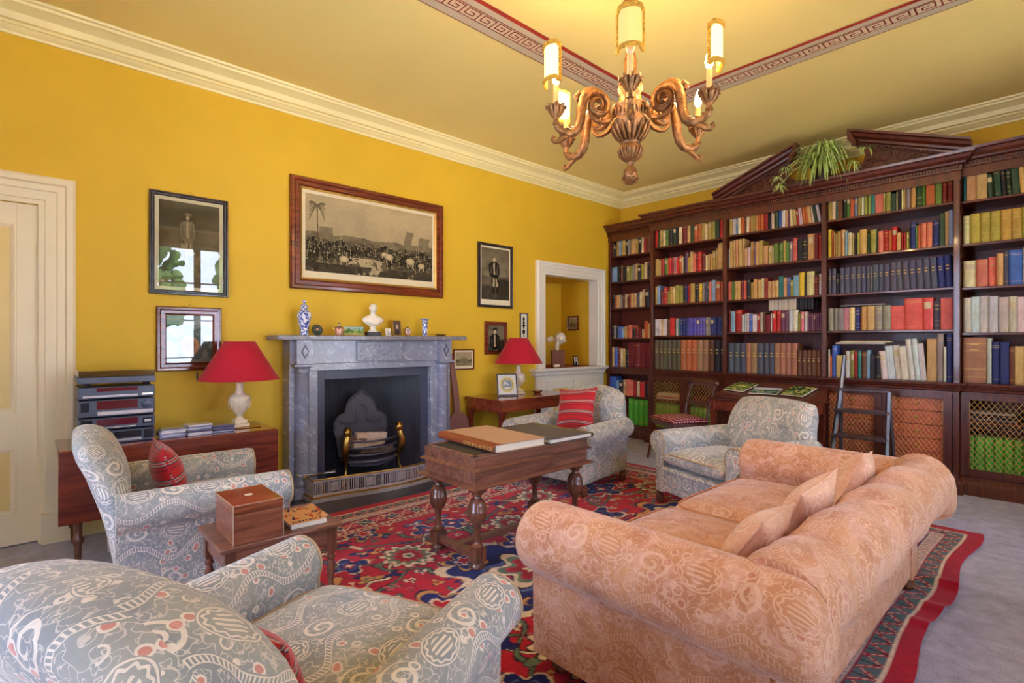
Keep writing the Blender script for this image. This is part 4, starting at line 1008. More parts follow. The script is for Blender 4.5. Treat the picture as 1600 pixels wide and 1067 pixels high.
# discs in cases stacked on the fourth shelf, behind the mixed books
for j in range(30):
    dk_ = j >= 19; k = MB().box(0, 0, 0, .0105, .14, .122); k.box(.0005, -.0006, .004, .010, 0, .118, mi=1)
    o = bpy.data.objects.new('disc_case', None); bpy.data.objects.remove(o)
    if j in (0, 19): dm_ = k.build('disc_case', [M['glass_case_dark'] if dk_ else M['glass_case'], M['paper'] if not dk_ else M['black']], None, smooth=0); o = dm_
    else: o = dm_.copy(); COL.objects.link(o)
    o.location = (2.215 + j * .0148, FU[2] + .07 + brng.uniform(0, .006), SH[2][3] + .226)
    tag(o, '%s disc case, %s from the left of the row standing atop the fourth shelf books' % ('dark' if dk_ else 'pale', NUM[j]), 'disc case', 'disc cases above the books on the fourth shelf')

# ================================================================= spider plant on top
sp = thing('spider_plant', 'trailing variegated spider plant in the gap of the bookcase pediment', 'plant', (2.76, -.50, 2.885))
pot = MB().lathe([(.05, 0), (.075, .005), (.095, .13), (.10, .135), (.10, .155), (.09, .155), (.085, .13)], seg=24, cap=False); pot.lathe([(.0, .13), (.087, .13)], seg=24, cap=False); pot.build('pot', plain('dark_pot', rgb(60, 34, 26), .5), sp)
lm = Mat('spider_leaf', .45); lx, ly, _ = lm.sep(lm.uv()); lm.color(lm.mix(lm.M('COMPARE', lx, .0085, .0032), rgb(140, 186, 70), rgb(232, 238, 170))); M['leaf'] = lm.m
prng = random.Random(4)
def blade(k, p0, az, L, rise, droop, w):
    rows = []
    for i in range(9):
        t = i / 8; r = L * (t - .12 * t * t); z = rise * math.sin(min(1, t * 1.5) * PI / 2) * 1.0 - droop * t ** 2.2
        r = r * (1 - .25 * t * min(1, droop * 2)); ww = w * (.5 + 1.3 * t) * (1 - t ** 3) + .0008
        c = Vector((p0[0] + r * math.cos(az), p0[1] + r * math.sin(az), p0[2] + z)); sd = Vector((-math.sin(az), math.cos(az), 0)) * ww
        rows.append([tuple(c - sd), tuple(c - Vector((0, 0, ww * .5))), tuple(c + sd)])
    b = len(k.v)
    for r_ in rows: k.v += r_
    for i in range(8):
        for j in range(2):
            q = b + i * 3 + j; k.f.append([q, q + 1, q + 4, q + 3]); u0, u1 = j * .0085, (j + 1) * .0085; k.u.append([(u0, i), (u1, i), (u1, i + 1), (u0, i + 1)]); k.m.append(0)
k = MB()
for i in range(190):
    az = prng.uniform(0, 2 * PI); az = az if math.sin(az) < .45 else -az
    blade(k, (prng.uniform(-.04, .04), prng.uniform(-.04, .04), .15), az, prng.uniform(.14, .38), prng.uniform(.06, .24), prng.uniform(.06, .34), prng.uniform(.006, .010))
k.build('leaves', M['leaf'], sp, smooth=60, recalc=False)
for (dx, dy, dz) in ((-.34, -.24, -.02), (-.30, -.27, -.10), (.33, -.22, -.02), (.40, -.10, .12), (-.25, -.25, .06)):
    k = MB(); pts = [(dx * t, dy * t, .15 + .12 * math.sin(t * PI) * (1 - t * .4) + (dz - .15 + .06) * t) for t in np.linspace(0, 1, 10)]
    k.tube(pts, .0025, 5); e = pts[-1]
    for i in range(11): blade(k, e, prng.uniform(0, 2 * PI), prng.uniform(.06, .11), prng.uniform(.0, .04), prng.uniform(.03, .1), .0045)
    k.build('plantlet', M['leaf'], sp, smooth=60, recalc=False)
# ================================================================= upholstery
def sm(a, b, x): t = max(0.0, min(1.0, (x - a) / (b - a))); return t * t * (3 - 2 * t)
def arm(ax, side, r, zc, y0, y1, mat, parent, zb=.10, inner=None, nose=.05, rise=0.0, welt=None, name='arm', tail=False):
    inner = inner if inner is not None else r * .8
    arc = [(r * math.cos(R(t)), zc + r * math.sin(R(t))) for t in range(200, -61, -13)]
    prof = [(-inner, zb), (-inner, (zb + zc) / 2), (-inner, zc - .05)] + arc + [(r * .30, zc - r * .98), (r * .18, zc - r * 1.2), (r * .16, (zb + zc) / 2 - .04), (r * .14, zb)]
    cz = zc - .06
    rows = []
    n = 14; st = [(y0 + (y1 - y0) * i / n, 1.0) for i in range(n + 1)]
    if tail: st = [(y0 - .02, 1.0)] + st
    st += [(y1 + nose * .45, .985), (y1 + nose * .78, .94), (y1 + nose * .95, .86), (y1 + nose, .74)]
    if tail: st = [(y0 - .175, .45), (y0 - .165, .70), (y0 - .14, .87), (y0 - .11, .96), (y0 - .06, 1.0), (y0 - .0201, 1.0)] + st
    for y, f in st:
        t = (y - y0) / (y1 - y0)
        zl = zc - r * .95
        rows.append([(ax + side * (o * f), y, (cz + (max(z, zl) - cz) * f if (tail and y < y0 - .02) else cz + (z - cz) * f if z > zc - r * 1.25 else z) + (rise * (1 - t) if z > zc - r * 1.3 else 0)) for o, z in prof])
    if side < 0: rows = [r_[::-1] for r_ in rows]
    o = MB().grid(rows, cu=True, cap=True).build(name, mat, parent, smooth=60)
    if welt:
        k = MB(); y = y1 + nose * .80; k.tube([(ax + side * o_ * .95, y, cz + (z_ - cz) * .95) for o_, z_ in prof[1:-2]], .006, 6); k.build('welt', welt, o)
    return o
def bun(parent, x, y, mat, h=.10, r=.035):
    o = MB().lathe([(r * .5, 0), (r * .8, .008), (r, h * .35), (r * .9, h * .6), (r * .6, h * .7), (r * .75, h * .85), (r * .75, h)], (x, y, 0), 14).build('foot', mat, parent); return o
def armchair(label, loc, rz, camel=.085, bw=.36, top=.85, square=6, lean=.13, thick=1.0):
    t = thing('armchair', label, 'armchair', loc, rz, None)
    for s in (-1, 1): arm(s * .385, s, .088, .485, -.345, .38, GREY, t, welt=M['welt'], inner=.075, nose=.035)
    def back(u, v, sd):
        z = .11 + (top - .11) * (v + 1) / 2; w = (.392 + (bw - .392) * sm(.50, .72, z))
        z2 = z - camel * abs(u) ** 2.6 * sm(.55, 1, (v + 1) / 2) * 1.0
        e = (1 - abs(u) ** (square + 6 * (1 - sm(.45, .65, z)))) ** .5 * (1 - max(0, v) ** 10) ** .5; th = (.055 + .035 * sm(.4, .7, z)) * e * (1 + (thick - 1) * sm(.5, .8, z))
        x = w * u * (1 - .10 * sm(.8, 1, (v + 1) / 2) * abs(u))
        yc = -.285 - lean * ((z - .11) / (top - .11)) ** 1.1 - .03 * sm(.7, 1, (v + 1) / 2)
        return (x, yc + sd * th * (1.15 if sd > 0 else .85), z2)
    MB().slab(back, 22, 22).build('backrest', GREY, t, smooth=70, weld=True)
    k = MB(); k.box(-.32, -.30, .10, .32, .40, .30); base = k.build('seat_base', GREY, t, bevel=.02, seg=3)
    MB().tube([(-.31, .405, .285), (0, .413, .28), (.31, .405, .285)], .018, 8).build('front_border', GREY, t)
    def cush(u, v, sd):
        e = ((1 - abs(u) ** 8) * (1 - abs(v) ** 8)) ** .45
        return (.305 * u, .115 + .315 * v, .375 + sd * (.062 * e + .022 * (1 - u * u) * (1 - v * v) * (sd > 0)))
    c = MB().slab(cush, 16, 16).build('seat_cushion', GREY, t, smooth=70, weld=True)
    k = MB(); q = [(.302 * math.copysign(min(1, abs(math.cos(a)) ** .35), math.cos(a)), .115 + .312 * math.copysign(min(1, abs(math.sin(a)) ** .35), math.sin(a)), .41) for a in np.linspace(0, 2 * PI, 60)]
    k.tube(q, .006, 6); k.build('welt', M['welt'], c)
    for x in (-.39, .39):
        for y in (-.28, .38): bun(t, x, y, M['oakz'])
    return t
RUGZ = 0.0135
armchair('grey-green damask armchair beside the stereo, its back to the white door', (1.16, -5.63, RUGZ), -3)
armchair('grey-green damask armchair by the alcove holding a plump striped red cushion', (1.31, -2.62, RUGZ), 187.5)
armchair('grey damask armchair with a square back before the writing table', (2.73, -2.37, RUGZ), 161, camel=.03, bw=.37, top=.83, square=9)
armchair('nearest damask armchair, seen from behind at the lower left corner', (3.11, -5.77, RUGZ), 24, bw=.42, top=.865, lean=.21, thick=1.5, camel=.10)

def cushion(label, loc, rot, size, mat, T=.07, cat='cushion', name='cushion', group=None):
    w, h = size
    def f(u, v, sd):
        e = ((1 - abs(u) ** 2.2) * (1 - abs(v) ** 2.2)) ** .55; px = 1 - .10 * (1 - v * v) ; pz = 1 - .10 * (1 - u * u)
        return (w / 2 * u * px, sd * T * e, h / 2 * v * pz)
    o = MB().slab(f, 18, 18).build(name, mat, None, smooth=80, weld=True); o.location = loc; o.rotation_euler = Euler(tuple(R(a) for a in rot)); tag(o, label, cat, group)
    k = MB(); ed = []
    for a, b in (((-1, -1), (1, -1)), ((1, -1), (1, 1)), ((1, 1), (-1, 1)), ((-1, 1), (-1, -1))):
        for i in range(10):
            t = i / 10; ed.append(f(a[0] + (b[0] - a[0]) * t, a[1] + (b[1] - a[1]) * t, 1))
    ed.append(ed[0]); k.tube(ed, .005, 6); k.build('piping', mat, o)
    return o
def local(chair, p, rz=0):
    c, s = math.cos(R(chair[3])), math.sin(R(chair[3])); return (chair[0] + p[0] * c - p[1] * s, chair[1] + p[0] * s + p[1] * c, chair[2] + p[2])
cushion('red striped cushion leaning inside the armchair by the stereo', local((1.16, -5.63, RUGZ, -3), (.0, -.10, .565)), (16, 0, -3), (.40, .34), M['stripe'], .075)
cushion('red striped cushion leaning in the armchair beside the alcove', local((1.31, -2.62, RUGZ, 187.5), (.03, -.15, .635)), (20, 6, 187.5), (.42, .40), M['stripe'], .075)
cushion('red striped cushion hidden low in the nearest armchair', local((3.11, -5.77, RUGZ, 24), (.02, -.17, .52)), (22, 0, 24), (.34, .24), M['stripe'], .07)

# sofa
so = thing('sofa', 'large peach damask two-seat sofa with rolled arms seen from behind', 'sofa', (3.56, -3.87, RUGZ), 90)
SA = .95
for s in (-1, 1): arm(s * SA, s, .135, .525, -.345, .42, PEACH, so, zb=.07, inner=.11, nose=.09, welt=None, tail=True)
# rolled back between the arms
arc = [(.135 * math.cos(R(t)), .545 + .135 * math.sin(R(t))) for t in range(200, -61, -13)]
prof = [(-.12, .12), (-.12, .30), (-.125, .48)] + arc + [(.03, .41), (.0, .38), (-.02, .25), (-.05, .06), (-.12, .06)]
rows = []
for i in range(25):
    x = -.93 + 1.86 * i / 24; sag = .012 * math.sin(i * 1.1) + .008 * math.sin(i * 2.7); e = 1.0
    rows.append([(x, -.385 - o * e, z + (sag if z > .4 else 0)) for o, z in prof])
MB().grid(rows, cu=True, cap=True).build('backrest', PEACH, so, smooth=60)
k = MB().box(-.86, -.36, .07, .86, .46, .31); k.build('seat_base', PEACH, so, bevel=.02, seg=3)
for s in (-1, 1):
    def cush(u, v, sd, s=s):
        e = ((1 - abs(u) ** 9) * (1 - abs(v) ** 9)) ** .45
        return (s * .42 + .415 * u, .125 + .375 * v, .385 + sd * (.068 * e + .028 * (1 - u * u) * (1 - v * v) * (sd > 0)))
    c = MB().slab(cush, 18, 18).build('seat_cushion', PEACH, so, smooth=70, weld=True)
    for zz in (.43, .345):
        q = [(s * .42 + .412 * math.copysign(abs(math.cos(a)) ** .3, math.cos(a)), .125 + .372 * math.copysign(abs(math.sin(a)) ** .3, math.sin(a)), zz) for a in np.linspace(0, 2 * PI, 70)]
        MB().tube(q, .006, 6).build('welt', M['welt_peach'], c)
for x in (-.9, .9):
    for y in (-.33, .42): bun(so, x, y, M['oakz'], h=.07, r=.04)
PS = damask('cushion_damask', rgb(224, 178, 146), rgb(214, 160, 126), rgb(238, 212, 188), rgb(214, 150, 130), T=.26, strength=.6)
SO = (3.56, -3.87, RUGZ, 90)
cushion('peach scatter cushion nearest the near arm of the sofa', local(SO, (-.56, -.17, .575)), (34, 4, 96), (.38, .28), PS, .07, group=None)
cushion('peach scatter cushion in the middle of the sofa back', local(SO, (-.12, -.19, .60)), (26, -8, 86), (.34, .28), PS, .07)
cushion('peach scatter cushion in the far corner of the sofa', local(SO, (.47, -.21, .62)), (22, 8, 98), (.36, .28), PS, .07)

# ================================================================= tables
def turned(k, x, y, prof, seg=20): k.lathe(prof, (x, y, 0), seg)
# display table in the middle with bulbous legs
T = thing('display_table', 'old oak display table with bulbous turned legs in the middle of the rug', 'table', (2.01, -4.01, RUGZ))
hx, hy = .245, .48
k = MB(); k.box(-hx, -hy, .475, hx, hy, .555); k.box(-hx - .002, -hy - .002, .568, hx + .002, hy + .002, .635); k.build('case', M['oak'], T, bevel=.003)
k = MB()
for z0, o in ((.462, .035), (.555, .022), ): k.mold([(0, z0), (o, z0), (o * 1.05, z0 + .006), (o * .5, z0 + .014), (.004, z0 + .018), (0, z0 + .018)], [(-hx, -hy), (hx, -hy), (hx, hy), (-hx, hy)], 1, closed=True)
k.build('moulding', M['oak'], T, smooth=20)
k = MB()
for sx, y in ((1, 0),):
    pass
for z0, z1 in ((.485, .548), (.575, .628)):
    k.box(hx, -hy + .04, z0, hx + .003, hy - .04, z1); k.box(-hx + .04, -hy - .003, z0, hx - .04, -hy, z1)
k.build('side_panels', M['oak'], T, bevel=.002)
k = MB(); k.box(-hx, -hy, .633, hx, hy, .637); k.build('inset_top', plain('dark_green_baize', rgb(58, 54, 44), .8), T)
k = MB()
for a in ((-hx, -hy, hx, -hy + .022), (-hx, hy - .022, hx, hy), (-hx, -hy, -hx + .022, hy), (hx - .022, -hy, hx, hy)): k.box(a[0], a[1], .636, a[2], a[3], .641)
k.build('top_rim', M['oak'], T, bevel=.001)
LP = [(.02, .165), (.033, .17), (.036, .18), (.022, .19), (.018, .20), (.019, .26), (.024, .285), (.040, .30), (.050, .32), (.054, .345), (.0525, .352), (.055, .356), (.0525, .36), (.050, .385), (.038, .41), (.022, .42), (.019, .43), (.033, .438), (.033, .445), (.02, .452)]
LP = [(r, .06 + (z - .165) * 1.11 + .05) for r, z in LP]
for x in (-.19, .19):
    for y in (-.42, .42):
        k = MB(); q = k.mark(); k.lathe(LP, (x, y, 0), 24); k.box(x - .035, y - .035, .425, x + .035, y + .035, .47); k.box(x - .036, y - .036, .035, x + .036, y + .036, .115)
        k.lathe([(.03, 0), (.042, .006), (.042, .02), (.03, .036)], (x, y, 0), 18)
        k.build('leg', M['oakz'], T, smooth=40)
for y in (-.42, .42): MB().box(-.155, y - .022, .05, .155, y + .022, .088).build('stretcher', M['oak'], T, bevel=.003)
MB().box(-.022, -.40, .055, .022, .40, .088).build('stretcher', M['oak'], T, bevel=.003)
# two folios
def folio(label, c, sx, sy, sz, rz, mat_c, mat_s, spine=True, lettering=False):
    t = thing('folio_book', label, 'book', c, rz)
    k = MB(); k.box(-sx / 2, -sy / 2 + .01, 0, sx / 2, sy / 2, .004); k.box(-sx / 2, -sy / 2 + .01, sz - .004, sx / 2, sy / 2, sz); k.build('cover', mat_c, t)
    rows = [[(x, -sy / 2 + .012 - .018 * math.sin(PI * j / 8), sz * (1 - math.cos(PI * j / 8)) / 2) for j in range(9)] for x in (-sx / 2, sx / 2)]
    k = MB(); k.grid(rows); k.box(-sx / 2, -sy / 2 + .008, sz - .004, sx / 2, -sy / 2 + .05, sz + .0006); sp_ = k.build('spine', mat_s, t, recalc=False)
    MB().box(-sx / 2 + .006, -sy / 2 + .012, .004, sx / 2 - .006, sy / 2 - .008, sz - .004).build('pages', M['paper'], t, bevel=.002)
    if lettering:
        Mx = Matrix.Translation((.14, -sy / 2 - .0068, sz * .5)) @ Matrix.Rotation(R(180), 4, 'Y') @ Matrix.Rotation(R(90), 4, 'X')
        text_mesh('BOOK OF THE DEAD', .031, M['goldleaf'], 'spine_lettering', sp_, Mx)
        Mx = Matrix.Translation((-.15, -sy / 2 - .0068, sz * .5)) @ Matrix.Rotation(R(180), 4, 'Y') @ Matrix.Rotation(R(90), 4, 'X')
        text_mesh('PAPYRUS OF ANI', .015, M['goldleaf'], 'spine_lettering', sp_, Mx) if False else None
    return t
folio('large tan folio lettered on its brown spine, lying on the display table', (1.985, -4.15, .656), .60, .39, .046, -3.5, M['bookcloth'], M['bookspine'], lettering=True)
folio('large charcoal folio with olive edge lying flat at the far end of the display table', (2.03, -3.735, .656), .56, .40, .030, 179, M['leather_black'], plain('olive_spine', rgb(120, 100, 54), .5))

# small side table with box and magazine
T = thing('side_table', 'small dark oak side table between the two left armchairs', 'table', (1.93, -5.45, RUGZ))
hx, hy = .20, .262
k = MB(); k.box(-hx, -hy, .398, hx, hy, .42); k.build('table_top', M['oak'], T, bevel=.006, seg=3)
k = MB(); k.box(-hx + .03, -hy + .03, .315, hx - .03, hy - .03, .398); k.build('frieze', M['oak'], T)
for x in (-1, 1):
    for y in (-1, 1):
        k = MB(); cx, cy = x * (hx - .042), y * (hy - .042); k.box(cx - .021, cy - .021, .28, cx + .021, cy + .021, .40); k.box(cx - .021, cy - .021, .03, cx + .021, cy + .021, .10)
        k.lathe([(.013, .10), (.019, .105), (.019, .115), (.011, .125), (.013, .15), (.019, .19), (.020, .21), (.013, .235), (.012, .242), (.019, .25), (.019, .258), (.012, .266), (.018, .28)], (cx, cy, 0), 18); k.lathe([(.014, 0), (.02, .008), (.02, .02), (.013, .032)], (cx, cy, 0), 14)
        k.build('leg', M['oakz'], T, smooth=40)
for a in ((-hx + .06, -hy + .033, hx - .06, -hy + .053), (-hx + .06, hy - .053, hx - .06, hy - .033), (-hx + .033, -hy + .06, -hx + .053, hy - .06), (hx - .053, -hy + .06, hx - .033, hy - .06)):
    MB().box(a[0], a[1], .05, a[2], a[3], .085).build('stretcher', M['oak'], T, bevel=.002)
B = thing('writing_box', 'brass-cornered walnut writing box standing on the small side table', 'box', (1.975, -5.56, .434), 0)
B.scale = (1.06, 1.08, .93)
k = MB().box(-.135, -.092, 0, .135, .092, .135); k.build('box_body', M['walnut_side'], B, bevel=.002)
k = MB().box(-.136, -.093, .137, .136, .093, .178); k.build('lid', M['walnut'], B, bevel=.003)
k = MB().lathe([(0, .1785), (.016, .1788), (.016, .1795), (0, .1798)], (0, 0, 0), 20); k.build('round_plate', M['ivory'], B)
k = MB()
for a, b in (((-.136, -.093), (.136, -.093)), ((.136, -.093), (.136, .093)), ((.136, .093), (-.136, .093)), ((-.136, .093), (-.136, -.093))): k.tube([(a[0], a[1], .1775), (b[0], b[1], .1775)], .0015, 4)
k.tube([(.1365, -.0935, 0), (.1365, -.0935, .178)], .0016, 4); k.tube([(.1365, .0935, 0), (.1365, .0935, .178)], .0016, 4); k.build('brass_edging', M['welt'], B)
def magfn(seed, base, cols, n=26, sc=1.0):
    def f(U, V):
        c = np.ones(U.shape + (3,)) * base; rg = random.Random(seed)
        for i in range(n):
            cx, cy, r = rg.random(), rg.uniform(.25, .95), rg.uniform(.03, .10) * sc; a = rg.uniform(0, PI)
            dx = (U - cx) * math.cos(a) + (V - cy) * math.sin(a); dy = -(U - cx) * math.sin(a) + (V - cy) * math.cos(a)
            c = mixc(c, ((np.abs(dx) < r) & (np.abs(dy) < r * .35)) * 1.0, cols[rg.randrange(len(cols))])
        c = mixc(c, ((V < .16) & (V > .08) & (np.sin(U * 70) > -.2) & (U > .1) & (U < .9)) * 1.0, cols[0]); return c
    return f
mg = thing('magazine', 'worn paper-covered book with red and black cover beside the writing box', 'magazine', (1.975, -5.325, .434), -4)
MB().box(-.115, -.08, 0, .115, .08, .022).build('pages', M['paper'], mg, bevel=.002)
co = painted('cover', .24, .17, 60, 60, magfn(3, C3(214, 160, 110), [C3(60, 50, 80), C3(200, 50, 40), C3(180, 60, 44), C3(40, 40, 70)]), M['print'], mg, Matrix.Translation((0, 0, .0235)) @ Matrix.Rotation(R(90), 4, 'Z'), front='z')
co.scale = (.72, 1.40, 1)
for v in co.data.vertices:
    v.co.z += .012 * max(0, (v.co.x - .06) / .06) ** 2

# drop-leaf table under the stereo
T = thing('drop_leaf_table', 'long red mahogany drop-leaf table against the wall under the stereo', 'table', (.32, -5.56, 0))
k = MB(); k.box(-.27, -.60, .635, .235, .60, .655); k.build('table_top', M['red_mahog'], T, bevel=.004)
k = MB(); k.box(.243, -.60, .235, .263, .60, .650); k.build('leaf', M['red_mahogz'], T, bevel=.004)
k = MB(); k.box(-.22, -.54, .53, .215, .54, .635); k.build('frieze', M['red_mahogz'], T)
for x in (-.19, .19):
    for y in (-.51, .51):
        k = MB(); k.box(x - .025, y - .025, .46, x + .025, y + .025, .55); k.lathe([(.016, 0), (.018, .09), (.023, .10), (.030, .115), (.028, .13), (.02, .14), (.021, .20), (.026, .40), (.03, .44), (.024, .46)], (x, y, 0), 18); k.build('leg', M['oakz'], T, smooth=40)
# stereo stack
ST = thing('stereo_system', 'dark blue-grey stereo stack with turntable on top, on the drop-leaf table', 'stereo', (.30, -5.875, .656))
sg = plain('stereo_casing', rgb(74, 78, 96), .35, metal=.2); sd_ = plain('stereo_dark', rgb(26, 24, 34), .2); dw = plain('display_window', rgb(92, 18, 36), .12, coat=.8)
hy = .19; fxx = .155
def unit(name, z0, z1, extra):
    k = MB().box(-fxx + .02, -hy, z0, fxx - .01, hy, z1 - .004); k.box(fxx - .01, -hy, z0 + .002, fxx, hy, z1 - .006); o = k.build(name, sg, ST, bevel=.003); extra(o, z0, z1); return o
def P(o, y0, y1, z0, z1, mat, nm, dx=.003): return MB().box(fxx - .001, y0, z0, fxx + dx, y1, z1).build(nm, mat, o, bevel=.0008)
def u1(o, a, b):
    P(o, -.17, -.08, a + .02, a + .065, sd_, 'cassette_door'); P(o, -.02, .12, a + .03, a + .07, sd_, 'disc_tray'); P(o, -.02, .12, a + .012, a + .024, M['silver'], 'button_row'); P(o, .13, .18, a + .015, a + .07, sd_, 'side_panel', .001)
def u2(o, a, b):
    P(o, -.18, -.125, a + .012, b - .012, sd_, 'side_panel', .001); P(o, -.105, .10, a + .025, b - .012, dw, 'display'); P(o, -.10, .09, a + .008, a + .016, M['silver'], 'button_row'); P(o, .125, .178, a + .02, b - .02, sd_, 'jog_panel', .002); P(o, .135, .17, a + .03, b - .03, M['silver'], 'button')
def u3(o, a, b):
    P(o, -.18, -.14, a + .035, b - .015, sd_, 'side_panel', .001); P(o, -.105, .10, a + .045, b - .010, dw, 'display'); P(o, -.10, .18, a + .010, a + .032, M['steel'], 'button_row', .004)
    k = MB(); q = k.mark(); k.lathe([(.03, 0), (.03, .006), (.024, .007), (.022, .018), (0, .02)], seg=28); k.xf(q, Matrix.Translation((fxx, .147, (a + b) / 2 + .012)) @ Matrix.Rotation(R(90), 4, 'Y')); k.build('volume_knob', sg, o)
def u4(o, a, b):
    P(o, -.105, .10, b - .032, b - .010, dw, 'display'); P(o, .12, .18, a + .012, a + .026, M['silver'], 'button'); P(o, -.17, .10, a + .010, a + .022, M['steel'], 'button_row', .002)
unit('lower_deck', .0, .085, u1); unit('cassette_deck', .088, .165, u2); unit('amplifier', .168, .275, u3); unit('tuner', .278, .355, u4)
for y in (-.15, .15): MB().lathe([(.018, .355), (.022, .362), (.018, .372)], (fxx - .04, y, 0), 14).build('foot', M['silver'], ST)
k = MB().box(-.15, -hy - .004, .372, fxx + .004, hy + .004, .412); tt = k.build('turntable', sg, ST, bevel=.004); P(tt, .09, .17, .385, .392, M['silver'], 'button_row')
gl = Mat('smoked_lid', .08, coat=.6); gl.color(rgb(120, 100, 60)); gl.b.inputs['Transmission Weight'].default_value = .75
k = MB(); k.box(-.145, -hy, .413, fxx, hy, .45); k.build('lid', gl.m, ST, bevel=.004)
MB().lathe([(.13, .4125), (.13, .416)], (0, 0, 0), 24)
# disc cases in two stacks
crng = random.Random(8)
CC = [(200, 200, 214), (150, 150, 176), (90, 94, 130), (220, 216, 220), (120, 112, 130), (180, 186, 205)]
cdm = [plain('disc_case_%s' % n, rgb(*c), .15, coat=.7) for n, c in zip(('clear', 'lilac', 'navy', 'white', 'smoke', 'silver'), CC)]
CDn = ['clear', 'lilac', 'navy', 'white', 'smoky', 'silver']
cm = None
for st_, (x0, y0, n, w_) in enumerate(((.42, -5.585, 6, 'left'), (.43, -5.435, 7, 'middle'), (.40, -5.285, 5, 'right'))):
    for i in range(n):
        q = crng.randrange(6); k = MB().box(-.062, -.071, 0, .062, .071, .0095); o = k.build('disc_case', cdm[q], None, bevel=.001)
        o.location = (x0 + crng.uniform(-.006, .006), y0 + crng.uniform(-.006, .006), .657 + i * .0102); o.rotation_euler = (0, 0, crng.uniform(-.12, .12))
        tag(o, '%s disc case, %s from the bottom of the %s pile right of the stereo' % (CDn[q], NUM[i], w_), 'disc case', 'disc cases piled by the stereo')

# lamps
def lamp(label, loc, zb, cord=True, shade=(.105, .268, .275, .0), sc=1.0):
    t = thing('table_lamp', label, 'lamp', loc)
    k = MB(); k.box(-.055 * sc, -.055 * sc, .0, .055 * sc, .055 * sc, .022); k.box(-.042 * sc, -.042 * sc, .022, .042 * sc, .042 * sc, .05); k.build('plinth', M['ivory'], t, bevel=.003)
    k = MB().lathe([(.034 * sc, .05), (.03 * sc, .058), (.02 * sc, .066), (.018 * sc, .08), (.028 * sc, .092), (.046 * sc, .115), (.064 * sc, .155), (.072 * sc, .195), (.072 * sc, .212), (.064 * sc, .226), (.04 * sc, .238), (.028 * sc, .25), (.024 * sc, .30), (.028 * sc, .315), (.02 * sc, .325)], seg=36); b = k.build('urn', M['ivory'], t, smooth=60)
    k = MB()
    for i in range(10):
        a = 2 * PI * i / 10; k.tube([(.071 * sc * math.cos(a + .15 * math.sin(s_)), .071 * sc * math.sin(a + .15 * math.sin(s_)), .135 + .02 * s_ * .8) for s_ in np.linspace(0, 3.5, 6)], .0035, 6)
    k.tube([(.073 * sc * math.cos(a), .073 * sc * math.sin(a), .212) for a in np.linspace(0, 2 * PI, 25)], .004, 6); k.build('relief_band', M['ivory'], b)
    MB().tube([(0, 0, .32), (0, 0, .40)], .007, 8).build('stem', M['brass'], t)
    sh = Mat('red_lampshade', .8, sheen=.3); sh.color(rgb(206, 26, 56)); tr = sh.t.nodes.new('ShaderNodeBsdfTranslucent'); tr.inputs[0].default_value = rgb(220, 30, 60); mx = sh.t.nodes.new('ShaderNodeMixShader'); mx.inputs[0].default_value = .35
    o_ = sh.t.nodes['Material Output']; sh.t.links.new(sh.b.outputs[0], mx.inputs[1]); sh.t.links.new(tr.outputs[0], mx.inputs[2]); sh.t.links.new(mx.outputs[0], o_.inputs[0])
    r0, r1, h, _ = shade; z0 = .345
    rows = [[((r1 + (r0 - r1) * tt) * math.cos(2 * PI * j / 48), (r1 + (r0 - r1) * tt) * math.sin(2 * PI * j / 48), z0 + h * tt) for j in range(48)] for tt in (0, .25, .5, .75, 1)]
    rows2 = [[(p[0] * .985, p[1] * .985, p[2]) for p in r_] for r_ in rows[::-1]]
    s_ = MB().grid(rows + rows2, cu=True, cv=True).build('lamp_shade', sh.m, t, smooth=60)
    k = MB(); k.tube([(r1 * math.cos(a), r1 * math.sin(a), z0) for a in np.linspace(0, 2 * PI, 49)], .003, 5); k.tube([(r0 * math.cos(a), r0 * math.sin(a), z0 + h) for a in np.linspace(0, 2 * PI, 33)], .003, 5); k.build('trim', sh.m, s_)
    return t
lamp('cream urn table lamp with red shade on the drop-leaf table left of the fireplace', (.30, -5.14, .662), 0)
k = MB().box(-.10, -.12, 0, .10, .12, .004); o = k.build('tray', M['brass'], None, bevel=.002); o.location = (.30, -5.14, .657); tag(o, 'small flat brass tray under the left table lamp', 'tray')
# card table right of the fireplace
T = thing('card_table', 'polished mahogany card table by the wall right of the fireplace', 'table', (.325, -2.29, 0), 0)
hx, hy = .295, .56
k = MB(); k.box(-hx, -hy, .685, hx, hy, .70); k.box(-hx, -hy, .668, hx, hy, .683); k.build('table_top', M['red_mahog'], T, bevel=.004)
k = MB(); k.box(-hx + .02, -hy + .02, .575, hx - .02, hy - .02, .668); k.build('frieze', M['red_mahog'], T)
MB().mold([(0, .57), (.012, .572), (.012, .58), (0, .584)], [(-hx + .02, -hy + .02), (hx - .02, -hy + .02), (hx - .02, hy - .02), (-hx + .02, hy - .02)], 1, closed=True).build('bead', M['red_mahog'], T)
for x in (-1, 1):
    for y in (-1, 1):
        cx, cy = x * (hx - .045), y * (hy - .045); k = MB().box(cx - .023, cy - .023, 0, cx + .023, cy + .023, .60)
        k.prism([(cy - y * .023, .57), (cy - y * .09, .57), (cy - y * .055, .55), (cy - y * .035, .50), (cy - y * .023, .47)], cx - .008, cx + .008, axis='x')
        k.prism([(cx - x * .023, .57), (cx - x * .09, .57), (cx - x * .055, .55), (cx - x * .035, .50), (cx - x * .023, .47)], cy - .008, cy + .008, axis='y'); k.build('leg', M['red_mahogz'], T)
lamp('cream urn table lamp with red shade on the card table near the alcove', (.26, -2.275, .701), 0)
